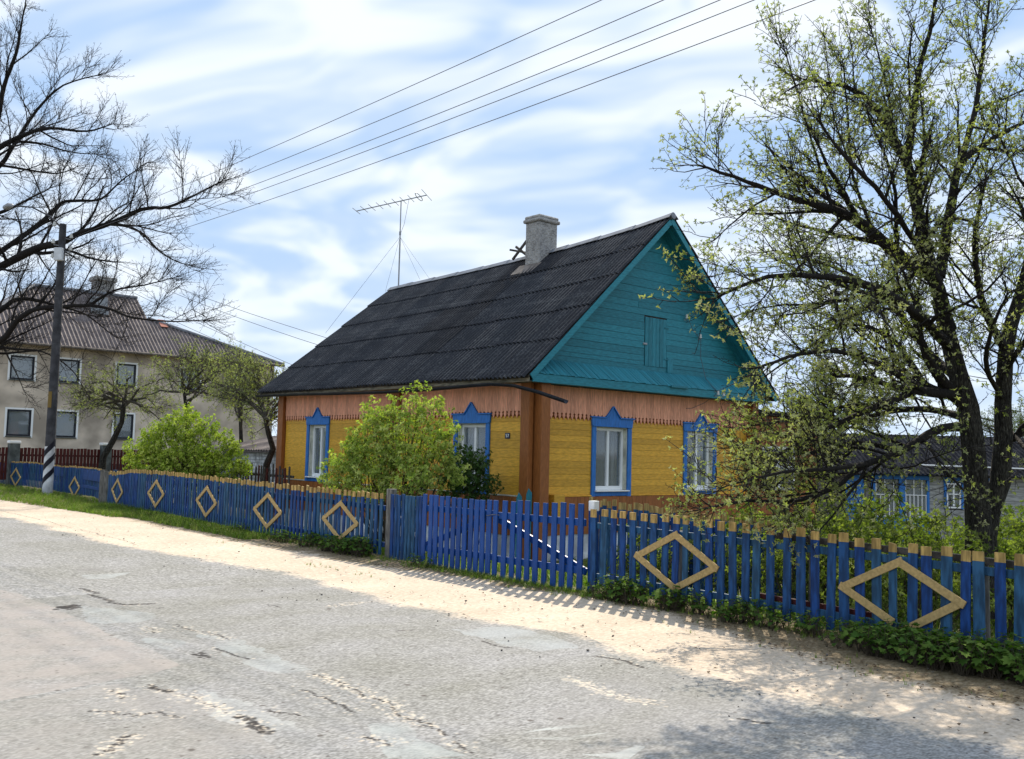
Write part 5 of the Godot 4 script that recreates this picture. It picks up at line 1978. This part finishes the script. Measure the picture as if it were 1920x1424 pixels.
func build_right_tree() -> void:
	rng.seed = 501
	var D := 10.9
	var base := at(1845, 1075, D)
	base.y = -0.45
	var t := thing("pear_tree", "old two-stemmed fruit tree just coming into leaf behind right fence", "tree", base)
	var g := Grow.new()
	g.mb = MB.new()
	g.dens = [4.6, 6.2, 5.0]
	g.upw = 0.10
	g.wig = 0.22
	g.tw = 0.12
	g.tl = 0.25
	g.ratio = 0.52
	var trunk := MB.new()
	var tk := func(px: Array, rad: Array) -> void:
		var pts := []
		for q in px:
			pts.append(at(q[0], q[1], D + q[2]) - base)
		trunk.tube(pts, rad, 14)
	tk.call([[1842, 1150, 0.05], [1840, 1060, 0.02], [1836, 1000, 0], [1831, 911, 0], [1824, 827, 0], [1816, 765, 0], [1796, 700, 0.05], [1778, 630, 0.1], [1760, 560, 0.1]], [0.24, 0.18, 0.145, 0.135, 0.125, 0.118, 0.106, 0.094, 0.08])
	tk.call([[1852, 1110, 0.1], [1850, 1010, 0.1], [1858, 955, 0.1], [1876, 905, 0.1], [1882, 823, 0.1], [1881, 756, 0.1], [1886, 665, 0.05], [1895, 613, 0.0], [1912, 560, -0.1]], [0.16, 0.11, 0.112, 0.112, 0.10, 0.09, 0.083, 0.076, 0.068])
	part(t, "trunk", trunk.done(M.bark))
	limb(g, [[1815, 770, 0], [1785, 742, -0.1], [1735, 735, -0.3], [1680, 728, -0.6], [1620, 708, -0.9], [1560, 705, -1.1]], D, 0.075, 0.022)
	limb(g, [[1825, 812, 0], [1790, 800, -0.1], [1740, 815, -0.3], [1688, 849, -0.5], [1623, 871, -0.8], [1560, 917, -1.0], [1480, 940, -1.2], [1397, 940, -1.3], [1320, 954, -1.4]], D, 0.06, 0.010)
	limb(g, [[1790, 745, 0], [1735, 722, 0.3], [1700, 668, 0.6], [1665, 632, 0.9], [1610, 610, 1.2], [1540, 620, 1.4]], D, 0.055, 0.015)
	limb(g, [[1790, 740, 0], [1750, 690, -0.3], [1726, 635, -0.5], [1713, 600, -0.6], [1690, 540, -0.7]], D, 0.065, 0.03)
	limb(g, [[1778, 620, 0.1], [1750, 521, 0], [1700, 490, -0.2], [1640, 440, -0.4], [1595, 408, -0.6], [1544, 388, -0.8], [1480, 370, -0.9], [1400, 340, -1.0], [1310, 310, -1.1]], D, 0.095, 0.010)
	limb(g, [[1610, 415, -0.5], [1575, 350, -0.7], [1554, 314, -0.9], [1530, 260, -1.0]], D, 0.04, 0.012, 6)
	limb(g, [[1755, 530, 0.1], [1735, 460, 0.2], [1718, 380, 0.3], [1700, 305, 0.3], [1662, 236, 0.3], [1625, 185, 0.2], [1575, 160, 0.1], [1510, 150, 0]], D, 0.085, 0.018)
	limb(g, [[1700, 310, 0.3], [1712, 220, 0.3], [1725, 130, 0.2], [1748, 40, 0.1], [1760, -60, 0]], D, 0.05, 0.012, 6)
	limb(g, [[1762, 520, 0.1], [1780, 410, 0.3], [1800, 310, 0.5], [1850, 268, 0.7], [1925, 226, 0.9], [1990, 190, 1.0]], D, 0.07, 0.02)
	limb(g, [[1800, 310, 0.5], [1830, 200, 0.7], [1842, 100, 0.8], [1860, -30, 0.9]], D, 0.04, 0.012, 6)
	limb(g, [[1912, 560, -0.1], [1935, 470, -0.2], [1960, 360, -0.3], [1950, 250, -0.4], [1960, 120, -0.5]], D, 0.075, 0.02)
	limb(g, [[1885, 825, 0.1], [1905, 818, 0.1], [1925, 795, 0], [1960, 740, -0.2], [2020, 680, -0.3]], D, 0.06, 0.02)
	limb(g, [[1800, 715, 0.05], [1740, 660, 0.8], [1660, 560, 1.4], [1560, 500, 1.8], [1450, 470, 2.0]], D, 0.055, 0.012)
	limb(g, [[1785, 655, 0.1], [1720, 590, -0.8], [1640, 540, -1.4], [1550, 520, -1.8], [1440, 520, -2.0], [1340, 560, -2.0]], D, 0.06, 0.010)
	limb(g, [[1820, 790, 0], [1760, 770, 0.6], [1680, 770, 1.1], [1600, 790, 1.4], [1520, 800, 1.6]], D, 0.05, 0.012)
	limb(g, [[1715, 735, -0.4], [1650, 760, -0.8], [1580, 790, -1.0], [1500, 830, -1.2], [1430, 870, -1.3]], D, 0.04, 0.010, 6)
	limb(g, [[1886, 660, 0.05], [1840, 560, -0.5], [1830, 440, -0.9], [1850, 330, -1.2]], D, 0.055, 0.015)
	limb(g, [[1885, 700, 0.05], [1915, 650, -0.6], [1950, 610, -1.0], [1990, 590, -1.2]], D, 0.04, 0.01, 6)
	limb(g, [[1881, 750, 0.1], [1850, 690, -0.6], [1860, 620, -1.1], [1890, 550, -1.4]], D, 0.035, 0.01, 6)
	limb(g, [[1905, 818, 0.1], [1930, 850, -0.4], [1950, 890, -0.7]], D, 0.03, 0.01, 6)
	limb(g, [[1895, 610, 0.0], [1930, 560, 0.6], [1980, 500, 1.0], [2050, 450, 1.3]], D, 0.05, 0.015)
	limb(g, [[1640, 440, -0.4], [1600, 330, -0.3], [1590, 220, -0.2], [1580, 110, -0.2]], D, 0.022, 0.006, 5)
	limb(g, [[1560, 392, -0.8], [1530, 290, -0.8], [1500, 190, -0.8], [1470, 90, -0.7]], D, 0.018, 0.006, 5)
	limb(g, [[1680, 265, 0.3], [1660, 150, 0.4], [1630, 40, 0.5]], D, 0.02, 0.006, 5)
	limb(g, [[1735, 735, -0.3], [1660, 690, -1.0], [1580, 660, -1.6], [1500, 665, -2.0], [1420, 690, -2.2]], D, 0.04, 0.01, 6)
	limb(g, [[1688, 849, -0.5], [1610, 830, -0.2], [1520, 850, 0.1], [1440, 850, 0.3], [1375, 840, 0.5]], D, 0.035, 0.01, 6)
	limb(g, [[1623, 871, -0.8], [1550, 880, -1.6], [1470, 885, -2.0], [1390, 905, -2.3]], D, 0.03, 0.008, 6)
	limb(g, [[1700, 770, 0.6], [1620, 760, 0.4], [1540, 770, 0.2], [1470, 790, 0.1], [1400, 800, 0.0]], D, 0.03, 0.008, 6)
	limb(g, [[1765, 540, 0.1], [1700, 430, -0.9], [1640, 350, -1.4], [1580, 290, -1.7], [1530, 220, -1.9]], D, 0.04, 0.010, 6)
	var kinds := []
	for k in 3:
		kinds.append(twig(900 + k, 3 + k, 4, 0.135, 0.032, M.barkdark, M.leaf))
	rng.seed = 502
	finish_tree(t, g, kinds, [Color(0.33, 0.34, 0.17), Color(0.41, 0.40, 0.24), Color(0.25, 0.27, 0.12), Color(0.50, 0.47, 0.31)], M.barkdark, 0.74)

func build_left_tree() -> void:
	rng.seed = 601
	var D := 33.0
	var base := at(-230, 905, D)
	base.y = -0.05
	var t := thing("ash_tree", "tall bare budding tree spreading over the utility pole", "tree", base)
	var g := Grow.new()
	g.mb = MB.new()
	g.dens = [2.0, 2.6, 3.0]
	g.upw = 0.16
	g.wig = 0.16
	g.tw = 0.12
	g.tl = 0.40
	g.ratio = 0.62
	g.minlen = 0.5
	g.rmin = 0.012
	var trunk := MB.new()
	var pts := []
	for q in [[-232, 925, 0], [-225, 830, 0], [-205, 720, 0], [-175, 600, 0], [-140, 480, 0], [-95, 350, 0.2], [-55, 220, 0.4], [-20, 90, 0.5], [0, -60, 0.6]]:
		pts.append(at(q[0], q[1], D + q[2]) - base)
	trunk.tube(pts, [0.6, 0.48, 0.42, 0.38, 0.32, 0.25, 0.19, 0.13, 0.07], 12)
	part(t, "trunk", trunk.done(M.bark))
	limb(g, [[-160, 560, 0], [-60, 525, -0.5], [0, 500, -1], [67, 467, -1.4], [113, 455, -1.7], [150, 437, -1.9], [205, 420, -2.1], [265, 393, -2.2], [315, 388, -2.3], [369, 364, -2.4], [416, 340, -2.5]], D, 0.17, 0.018)
	limb(g, [[205, 420, -2.1], [240, 425, -2.2], [268, 440, -2.3], [300, 472, -2.3], [330, 490, -2.3], [356, 498, -2.3]], D, 0.06, 0.012, 6)
	limb(g, [[-130, 470, 0], [-40, 490, 0.4], [0, 472, 0.6], [67, 425, 0.8], [97, 398, 0.9], [123, 378, 1.0], [187, 374, 1.0], [221, 344, 1.0], [275, 305, 1.1]], D, 0.125, 0.016)
	limb(g, [[-190, 690, 0], [-80, 670, -0.8], [0, 640, -1.2], [33, 600, -1.4], [67, 580, -1.5], [110, 576, -1.5], [167, 573, -1.6], [207, 580, -1.6], [253, 597, -1.7], [333, 603, -1.7], [385, 600, -1.7]], D, 0.12, 0.013)
	limb(g, [[-180, 640, 0], [-60, 610, 0.6], [0, 583, 0.9], [27, 563, 1.0], [67, 563, 1.1], [110, 575, 1.2], [160, 590, 1.2], [215, 632, 1.3]], D, 0.12, 0.015)
	limb(g, [[167, 573, -1.6], [215, 545, -1.6], [270, 535, -1.6], [330, 520, -1.6]], D, 0.05, 0.012, 6)
	limb(g, [[-100, 365, 0.2], [-40, 335, 0.2], [0, 310, 0.2], [30, 265, 0.2], [69, 206, 0.2], [118, 160, 0.2], [197, 138, 0.2]], D, 0.11, 0.016)
	limb(g, [[-60, 240, 0.4], [-10, 226, 0.4], [7, 162, 0.4], [30, 98, 0.4], [39, 49, 0.4], [52, -20, 0.4]], D, 0.11, 0.02)
	limb(g, [[-95, 350, 0], [-20, 290, -0.8], [40, 255, -1.2], [93, 241, -1.4], [162, 246, -1.5], [212, 232, -1.6]], D, 0.11, 0.015)
	limb(g, [[30, 265, 0.2], [80, 270, 0.3], [130, 285, 0.4], [190, 290, 0.5]], D, 0.05, 0.012, 6)
	limb(g, [[0, 310, 0.2], [60, 320, 1.0], [110, 325, 1.4], [150, 310, 1.6]], D, 0.05, 0.012, 6)
	limb(g, [[-120, 420, 0], [-40, 410, 1.5], [10, 395, 2.2], [60, 370, 2.6], [100, 350, 2.8]], D, 0.1, 0.015)
	limb(g, [[-20, 650, -1.2], [30, 655, -1.0], [80, 660, -0.9], [130, 690, -0.8], [155, 725, -0.8]], D, 0.05, 0.012, 6)
	limb(g, [[-10, 620, 0.4], [10, 660, 0.6], [30, 700, 0.7], [45, 735, 0.8]], D, 0.04, 0.012, 6)
	var kinds := []
	for k in 2:
		kinds.append(twig(930 + k, 3, 0, 0.1, 0.02, M.barkdark, null, true))
	rng.seed = 602
	finish_tree(t, g, kinds, [Color.WHITE], M.barkdark)

# a tree given by its stem and an ellipsoid of crown
func small_tree(called: String, label: String, stem: Array, depth: float, r0: float, crown: Vector3, size: Vector3, n: int, sd: int, tints: Array, keep: float, kinds: Array, group := "") -> void:
	rng.seed = sd
	var base := at(stem[0][0], stem[0][1], depth)
	base.y = land(base.x, base.z) - 0.05
	var t := thing(called, label, "tree", base, 0.0, group)
	var g := Grow.new()
	g.mb = MB.new()
	g.dens = [2.5, 3.1, 4.0]
	g.upw = 0.12
	g.wig = 0.24
	g.tw = 0.14
	g.tl = 0.34
	g.ratio = 0.6
	g.minlen = 0.35
	g.rmin = 0.008
	var pts := [Vector3.ZERO]
	var rad := [r0 * 1.25]
	for k in range(1, stem.size()):
		pts.append(at(stem[k][0], stem[k][1], depth) - base)
		rad.append(lerpf(r0, r0 * 0.55, float(k) / (stem.size() - 1)))
	var tm := MB.new()
	tm.tube(pts, rad, 9)
	part(t, "trunk", tm.done(M.bark))
	for k in n:
		var s: Vector3 = pts[-1] + base
		if k % 3 == 0 and pts.size() > 2:
			s = pts[-2].lerp(pts[-1], rng.randf()) + base
		var d := rdir()
		d.y = absf(d.y) * 1.2 - 0.45
		var e := crown + d * size * rr(0.75, 1.0)
		var m := s.lerp(e, 0.5) + Vector3(0, 0.12 * size.y, 0) + rdir() * 0.2
		var q := [s, s.lerp(m, 0.5) + rdir() * 0.08, m, m.lerp(e, 0.5) + rdir() * 0.08, e]
		var rr0 := r0 * rr(0.35, 0.5)
		grow_along(g, q, [rr0, rr0 * 0.85, rr0 * 0.65, rr0 * 0.42, rr0 * 0.2], 0, 6)
	finish_tree(t, g, kinds, tints, M.barkpale, keep)

# bush: stems and lobes of leafy sprigs; each lobe is [x, y, z, radius]
func bush(called: String, label: String, category: String, base: Vector3, lobes: Array, per: float, sd: int, tints: Array, kinds: Array, sprig: float, group := "") -> Node3D:
	rng.seed = sd
	var t := thing(called, label, category, base, 0.0, group)
	var stems := MB.new()
	var where := []
	for l in lobes:
		var c := Vector3(l[0], l[1], l[2]) - base
		var r: float = l[3]
		for k in maxi(3, int(r * 9.0)):
			var e := c + rdir() * r * rr(0.2, 0.8)
			var s := Vector3(rr(-0.18, 0.18), -0.05, rr(-0.18, 0.18)) + Vector3(c.x, 0, c.z) * 0.25
			var m := s.lerp(e, 0.55) + Vector3(0, 0.1 * c.y, 0) + rdir() * 0.1
			stems.tube([s, s.lerp(m, 0.5) + rdir() * 0.04, m, m.lerp(e, 0.5) + rdir() * 0.05, e], [0.016, 0.014, 0.010, 0.007, 0.003], 4, false)
		for k in int(per * r * r):
			var d := rdir()
			var p := c + d * r * pow(rng.randf(), 0.42) * Vector3(1, 1, 1).lerp(Vector3.ONE, 0.0)
			if p.y < -0.02:
				continue
			var dd := (d + Vector3.UP * 0.5 + rdir() * 0.7).normalized()
			var x := dd.cross(rdir()).normalized()
			var s := sprig * rr(0.7, 1.3)
			where.append(Transform3D(Basis(x * s, dd * s, x.cross(dd) * s), p))
	part(t, "stems", stems.done(M.stem))
	for k in kinds.size():
		var w := []
		var c := []
		for i in range(k, where.size(), kinds.size()):
			w.append(where[i])
			var tc: Color = (tints[rng.randi() % tints.size()] as Color) * rr(0.78, 1.22)
			c.append(Color(tc.r, tc.g, tc.b))
		many(t, "twigs", kinds[k][0], w, [])
		many(t, "leaves", kinds[k][1], w, c)
	return t

func lobed_leaf(mb: MB, p: Vector3, d: Vector3, nrm: Vector3, l: float) -> void:
	var x := d.cross(nrm).normalized()
	var n2 := x.cross(d).normalized()
	var out := []
	for q in [[0.0, 0.0], [-0.42, 0.02], [-0.62, 0.34], [-0.36, 0.40], [-0.48, 0.78], [-0.2, 0.66], [0.0, 1.0], [0.2, 0.66], [0.48, 0.78], [0.36, 0.40], [0.62, 0.34], [0.42, 0.02]]:
		var dx: float = q[0]
		out.append(p + x * dx * l + d * q[1] * l + n2 * (0.12 * l * absf(dx) * 2.0 - 0.15 * l * q[1] * q[1]))
	var c := p + d * 0.4 * l
	for k in out.size():
		mb.tri(c, out[k], out[(k + 1) % out.size()], n2)

func build_plants() -> void:
	var apple := []
	for k in 2:
		apple.append(twig(910 + k, 4, 3, 0.16, 0.038, M.barkpale, M.leaf))
	var tints := [Color(0.34, 0.35, 0.20), Color(0.42, 0.41, 0.26), Color(0.27, 0.29, 0.15)]
	small_tree("apple_tree", "gnarled apple tree leaning before the beige house wall", [[190, 880], [193, 858], [211, 828], [228, 792], [233, 752]], 33.5, 0.13, at(215, 760, 33.5), Vector3(2.5, 2.0, 2.0), 13, 701, tints, 0.6, apple)
	small_tree("apple_tree", "upright apple tree rising behind the yellow-green shrub", [[352, 880], [350, 830], [349, 768], [345, 735]], 31.0, 0.09, at(365, 715, 31.0), Vector3(2.5, 1.7, 2.2), 13, 702, tints, 0.6, apple)
	small_tree("apple_tree", "apple tree with dark forked trunk against the white brick shed", [[497, 900], [500, 871], [512, 842], [503, 812], [497, 784]], 27.2, 0.11, at(472, 745, 27.6), Vector3(1.6, 1.8, 1.5), 12, 703, tints, 0.65, apple)
	small_tree("cherry_tree", "slim grey-green tree between beige house and slate roof", [[455, 890], [452, 830], [450, 770]], 36.0, 0.10, at(455, 720, 36.0), Vector3(2.0, 2.0, 1.8), 11, 704, tints, 0.6, apple)
	# trees far behind on the right, seen through the fruit tree
	small_tree("garden_tree", "leafy garden tree behind the blue cottage roof", [[1560, 900], [1560, 850], [1562, 800]], 38.0, 0.16, at(1560, 770, 38.0), Vector3(2.8, 2.2, 2.4), 14, 705, [Color(0.11, 0.15, 0.045), Color(0.15, 0.18, 0.06)], 1.0, apple, "garden trees on the right")
	small_tree("garden_tree", "pale garden tree by the far end of the cottage", [[1900, 900], [1902, 850], [1905, 820]], 44.0, 0.16, at(1910, 790, 44.0), Vector3(2.6, 1.6, 2.4), 12, 706, [Color(0.11, 0.15, 0.045), Color(0.15, 0.18, 0.06)], 1.0, apple, "garden trees on the right")
	var small := []
	for k in 3:
		small.append(twig(920 + k, 4, 4, 0.30, 0.085, M.stem, M.leaf))
	# bush before the street wall
	var D := 17.2
	var lob := []
	for q in [[705, 770, 18, 0.0], [712, 800, 30, 0], [768, 740, 11, 0.1], [792, 735, 9, 0.1], [785, 770, 26, 0], [815, 770, 14, 0.2], [700, 840, 52, 0], [770, 830, 62, 0], [825, 825, 32, 0.1], [655, 868, 38, -0.1], [640, 900, 34, -0.2], [690, 900, 50, -0.2], [760, 895, 58, -0.3], [830, 880, 42, 0], [664, 818, 14, 0], [690, 775, 11, 0.1], [744, 752, 10, 0], [832, 776, 10, 0.1], [846, 818, 15, 0], [618, 884, 16, -0.1], [672, 838, 18, 0], [728, 778, 16, 0]]:
		var p := at(q[0], q[1], D + q[3])
		lob.append([p.x, p.y, p.z, q[2] * 0.88 / FOCAL * D])
	var bb := at(745, 960, D)
	bb.y = land(bb.x, bb.z)
	bush("spring_bush", "large pale green leafing bush in front of the yellow wall", "bush", bb, lob, 1080.0, 711, [Color(0.46, 0.52, 0.14), Color(0.58, 0.60, 0.22), Color(0.30, 0.38, 0.09)], small, 0.14)
	# darker lilac beside the window
	lob = []
	for q in [[868, 862, 24, 0], [890, 870, 22, 0], [880, 900, 34, 0], [850, 905, 30, 0], [905, 915, 26, 0.1], [870, 935, 34, 0]]:
		var p := at(q[0], q[1], 18.4 + q[3])
		lob.append([p.x, p.y, p.z, q[2] / FOCAL * 18.4])
	bb = at(878, 975, 18.4)
	bb.y = land(bb.x, bb.z)
	bush("lilac_bush", "dark green lilac bush covering the lower window beside number plate", "bush", bb, lob, 900.0, 712, [Color(0.07, 0.13, 0.04), Color(0.10, 0.165, 0.05)], small, 0.15)
	# yellow-green shrub behind the left fence
	D = 24.8
	lob = []
	for q in [[270, 850, 34, 0], [300, 830, 34, 0], [345, 800, 30, 0], [340, 840, 52, 0], [395, 840, 42, 0], [430, 865, 30, 0], [290, 880, 40, -0.2], [350, 885, 48, -0.3], [410, 890, 38, 0], [445, 885, 20, 0.1], [352, 780, 13, 0], [305, 808, 18, 0], [282, 822, 12, 0], [395, 800, 12, 0], [425, 835, 14, 0], [328, 792, 10, 0], [252, 868, 14, 0], [460, 878, 10, 0], [372, 790, 12, 0]]:
		var p := at(q[0], q[1], D + q[3])
		lob.append([p.x, p.y, p.z, q[2] / FOCAL * D])
	bb = at(345, 930, D)
	bb.y = land(bb.x, bb.z)
	bush("yellow_green_shrub", "bright yellow-green shrub behind the left blue fence", "bush", bb, lob, 700.0, 713, [Color(0.42, 0.50, 0.09), Color(0.54, 0.58, 0.16), Color(0.28, 0.36, 0.06)], small, 0.15)
	# undergrowth behind the right fence, shrub by shrub
	var green := [Color(0.21, 0.25, 0.08), Color(0.31, 0.34, 0.13), Color(0.13, 0.17, 0.05)]
	var spots := [[1290, 985, 13.6, 0.42], [1365, 965, 14.2, 0.55], [1430, 985, 12.2, 0.5], [1500, 955, 13.5, 0.6], [1550, 985, 11.2, 0.5], [1600, 960, 12.6, 0.62], [1650, 985, 10.9, 0.5], [1690, 955, 12.8, 0.6], [1745, 990, 11.0, 0.48], [1780, 975, 13.2, 0.6], [1900, 990, 11.6, 0.55], [1960, 980, 11.0, 0.6], [1210, 1005, 13.2, 0.35], [1860, 975, 14.5, 0.6], [1470, 1010, 11.0, 0.4], [1600, 1020, 10.2, 0.38], [1720, 1030, 10.0, 0.36], [1830, 1040, 9.9, 0.34]]
	var kk := 0
	for q in spots:
		var c := at(q[0], q[1] + 22.0, q[2])
		var b := Vector3(c.x, land(c.x, c.z), c.z)
		lob = []
		var top: float = c.y - b.y + q[3] * 0.4
		for k in 4:
			lob.append([c.x + rr(-0.5, 0.5), b.y + top * [0.85, 0.6, 0.45, 0.25][k], c.z + rr(-0.4, 0.4), q[3] * [0.55, 0.75, 0.9, 0.8][k]])
		bush("garden_shrub", "waist-high fresh green shrub in the overgrown bed behind right fence", "bush", b, lob, 520.0, 720 + kk, green, small, 0.145, "shrubs in the overgrown bed")
		kk += 1
	# rank weeds with lobed leaves at the foot of the right fence
	rng.seed = 760
	var weed := []
	for v in 3:
		var a := MB.new()
		var b := MB.new()
		b.use_c = true
		for k in 7:
			var an := TAU * k / 7.0 + rr(-0.3, 0.3)
			var e := Vector3(cos(an) * rr(0.15, 0.5), rr(0.35, 1.0), sin(an) * rr(0.15, 0.5))
			a.tube([Vector3.ZERO, e * Vector3(0.4, 0.6, 0.4), e], [0.014, 0.012, 0.008], 3, false)
			var d := Vector3(cos(an), rr(-0.5, 0.1), sin(an)).normalized()
			b.col = Color.WHITE * rr(0.75, 1.2)
			lobed_leaf(b, e, d, (Vector3.UP + rdir() * 0.5).normalized(), rr(0.17, 0.32))
		weed.append([a.done(M.stem), b.done(M.leaf)])
	var clumps := [[5.95, 4.30, 0.18, 9], [6.3, 4.28, 0.27, 24], [6.75, 4.26, 0.18, 12], [7.1, 4.28, 0.24, 20], [7.55, 4.27, 0.18, 15], [7.95, 4.3, 0.24, 21], [8.4, 4.3, 0.20, 12], [8.85, 4.36, 0.2, 14], [9.25, 4.45, 0.22, 24], [9.65, 4.55, 0.25, 54], [10.05, 4.6, 0.25, 60], [10.5, 4.6, 0.27, 63], [10.95, 4.55, 0.28, 54], [11.4, 4.5, 0.3, 45], [0.95, 4.36, 0.27, 30], [0.3, 4.34, 0.25, 24], [-0.6, 4.3, 0.22, 21], [-1.5, 4.26, 0.2, 18], [-3.4, 4.15, 0.18, 12], [2.55, 4.36, 0.16, 9]]
	for q in clumps:
		var t := thing("weed_clump", ("clump of broad-leaved weeds at the foot of fence under the tree" if q[0] > 5.8 else "small weed clump at the foot of the bright gate leaf" if q[0] > 2.0 else "clump of broad-leaved weeds below the fence before the house bush"), "weeds", Vector3(q[0], -0.01, q[1]), 0.0, "weeds along the right fence" if q[0] > 5.8 else "" if q[0] > 2.0 else "weeds along the left fence")
		for v in 3:
			var w := []
			var c := []
			for k in int(q[3] * 0.5):
				var s: float = q[2] * rr(0.55, 1.1)
				w.append(Transform3D(Basis(Vector3.UP, rr(0, TAU)).scaled(Vector3(s, s, s)), Vector3(rr(-0.26, 0.26), 0, rr(-0.2, 0.2) * (1.0 if q[0] < 9.0 else 1.5))))
				var tc: Color = [Color(0.10, 0.18, 0.035), Color(0.14, 0.22, 0.045), Color(0.07, 0.14, 0.03)][rng.randi() % 3]
				c.append(tc)
			many(t, "stalks", weed[v][0], w, [])
			many(t, "leaves", weed[v][1], w, c)
	# grass
	var tufts := []
	for v in 3:
		var b := MB.new()
		for k in 9:
			var an := rr(0, TAU)
			var o := Vector3(cos(an), 0, sin(an))
			var p := o * rr(0.0, 0.25)
			var side := Vector3(-o.z, 0, o.x) * 0.035
			var mid := p + o * 0.12 + Vector3(0, rr(0.4, 0.6), 0)
			var tip := p + o * rr(0.3, 0.6) + Vector3(0, rr(0.65, 1.0), 0)
			b.tri(p - side, p + side, mid, (o + Vector3.UP * 0.4).normalized())
			b.tri(p + side, mid + side * 0.6, mid, (o + Vector3.UP * 0.4).normalized())
			b.tri(mid, mid + side * 0.6, tip, (o + Vector3.UP).normalized())
		tufts.append(b.done(M.grass))
	var spread := func(called: String, label: String, n: int, f: Callable, gt: Array) -> void:
		var t := thing(called, label, "grass")
		t.set_meta("kind", "stuff")
		for v in 3:
			var w := []
			var c := []
			for k in n / 3:
				var q: Array = f.call()
				var s: float = q[3]
				w.append(Transform3D(Basis(Vector3.UP, rr(0, TAU)).scaled(Vector3(s, s * rr(0.8, 1.3), s)), Vector3(q[0], q[1], q[2])))
				var tc: Color = (gt[rng.randi() % gt.size()] as Color) * rr(0.8, 1.2)
				c.append(Color(tc.r, tc.g, tc.b))
			many(t, "blades", tufts[v], w, c)
	var fresh := [Color(0.19, 0.28, 0.04), Color(0.24, 0.33, 0.05), Color(0.15, 0.22, 0.04), Color(0.28, 0.28, 0.10)]
	spread.call("verge_grass", "bright green grass strip between far blue fence and sand", 9000, func() -> Array:
		var x := rr(-30.0, -8.0)
		if rng.randf() < 0.35:
			x = rr(-12.0, -2.0)
		var z0 := along(FENCE_Z, x) - 0.05
		var z1 := along(SOIL_EDGE, x) + 0.12
		if x > -8.0:
			z1 = lerpf(z0, z1, 0.75)
		return [x, -0.02, lerpf(z0, z1, pow(rng.randf(), 0.8)), rr(0.07, 0.16)], fresh)
	spread.call("fence_grass", "short sparse grass along the foot of fence and gates", 2600, func() -> Array:
		var x := rr(-2.0, 11.5)
		if rng.randf() < 0.5:
			x = rr(2.3, 6.2)
		return [x, -0.02, along(FENCE_Z, x) + 0.02 + absf(rng.randfn(0.0, 0.17)), rr(0.04, 0.10)], fresh)
	spread.call("yard_grass", "spring grass and low weeds growing inside the yard", 16000, func() -> Array:
		var x := rr(-11.0, 13.0)
		var z := rr(-4.0, 4.05) if x > 0.6 else rr(0.3, 4.05)
		return [x, land(x, z) + 0.0, z, rr(0.08, 0.2)], fresh)
	# litter under the tree: dry leaves and twig bits
	rng.seed = 790
	var lm := MB.new()
	leaf(lm, Vector3.ZERO, Vector3(0, 0.05, 1).normalized(), Vector3.UP, 1.0, 0.32)
	var lit := []
	for k in 900:
		var x := rr(4.5, 12.0)
		var z := along(SOIL_EDGE, x) - absf(rng.randfn(0.0, 0.3)) + 0.12
		if rng.randf() < 0.25:
			z = rr(4.6, 6.6)
		if rng.randf() < 0.3:
			x = rr(-6.0, 5.0)
			z = rr(4.5, 5.0)
		var sz := rr(0.018, 0.045)
		lit.append(Transform3D(Basis(Vector3.UP, rr(0, TAU)).rotated(Vector3.RIGHT, rr(-0.4, 0.4)).scaled(Vector3(sz, sz, sz)), Vector3(x, 0.012, z)))
	var lo := many(self, "dry_leaves", lm.done(mat(lin(0.13, 0.09, 0.055), 0.9)), lit, [])
	tag(lo, "scattered dry brown leaf litter on soil along the fence", "leaf litter")
	spread.call("tufts_on_sand", "few small grass tufts on the bare sandy verge", 90, func() -> Array:
		var q: Array = [[1.9, 5.6, 0.2], [3.0, 5.55, 0.25], [8.5, 5.1, 0.5], [9.6, 5.45, 0.45], [10.4, 5.4, 0.6], [-1.5, 5.2, 0.5]][rng.randi() % 6]
		return [q[0] + rng.randfn(0.0, q[2]), -0.005, q[1] + rng.randfn(0.0, q[2] * 0.3), rr(0.025, 0.06)], fresh)

func _ready() -> void:
	rng.seed = 7
	setup()
	make_materials()
	rng.seed = 21
	build_ground()
	rng.seed = 22
	build_house()
	build_antenna()
	rng.seed = 23
	build_fences()
	rng.seed = 24
	build_pole()
	rng.seed = 25
	build_neighbours()
	build_right_tree()
	build_left_tree()
	build_plants()
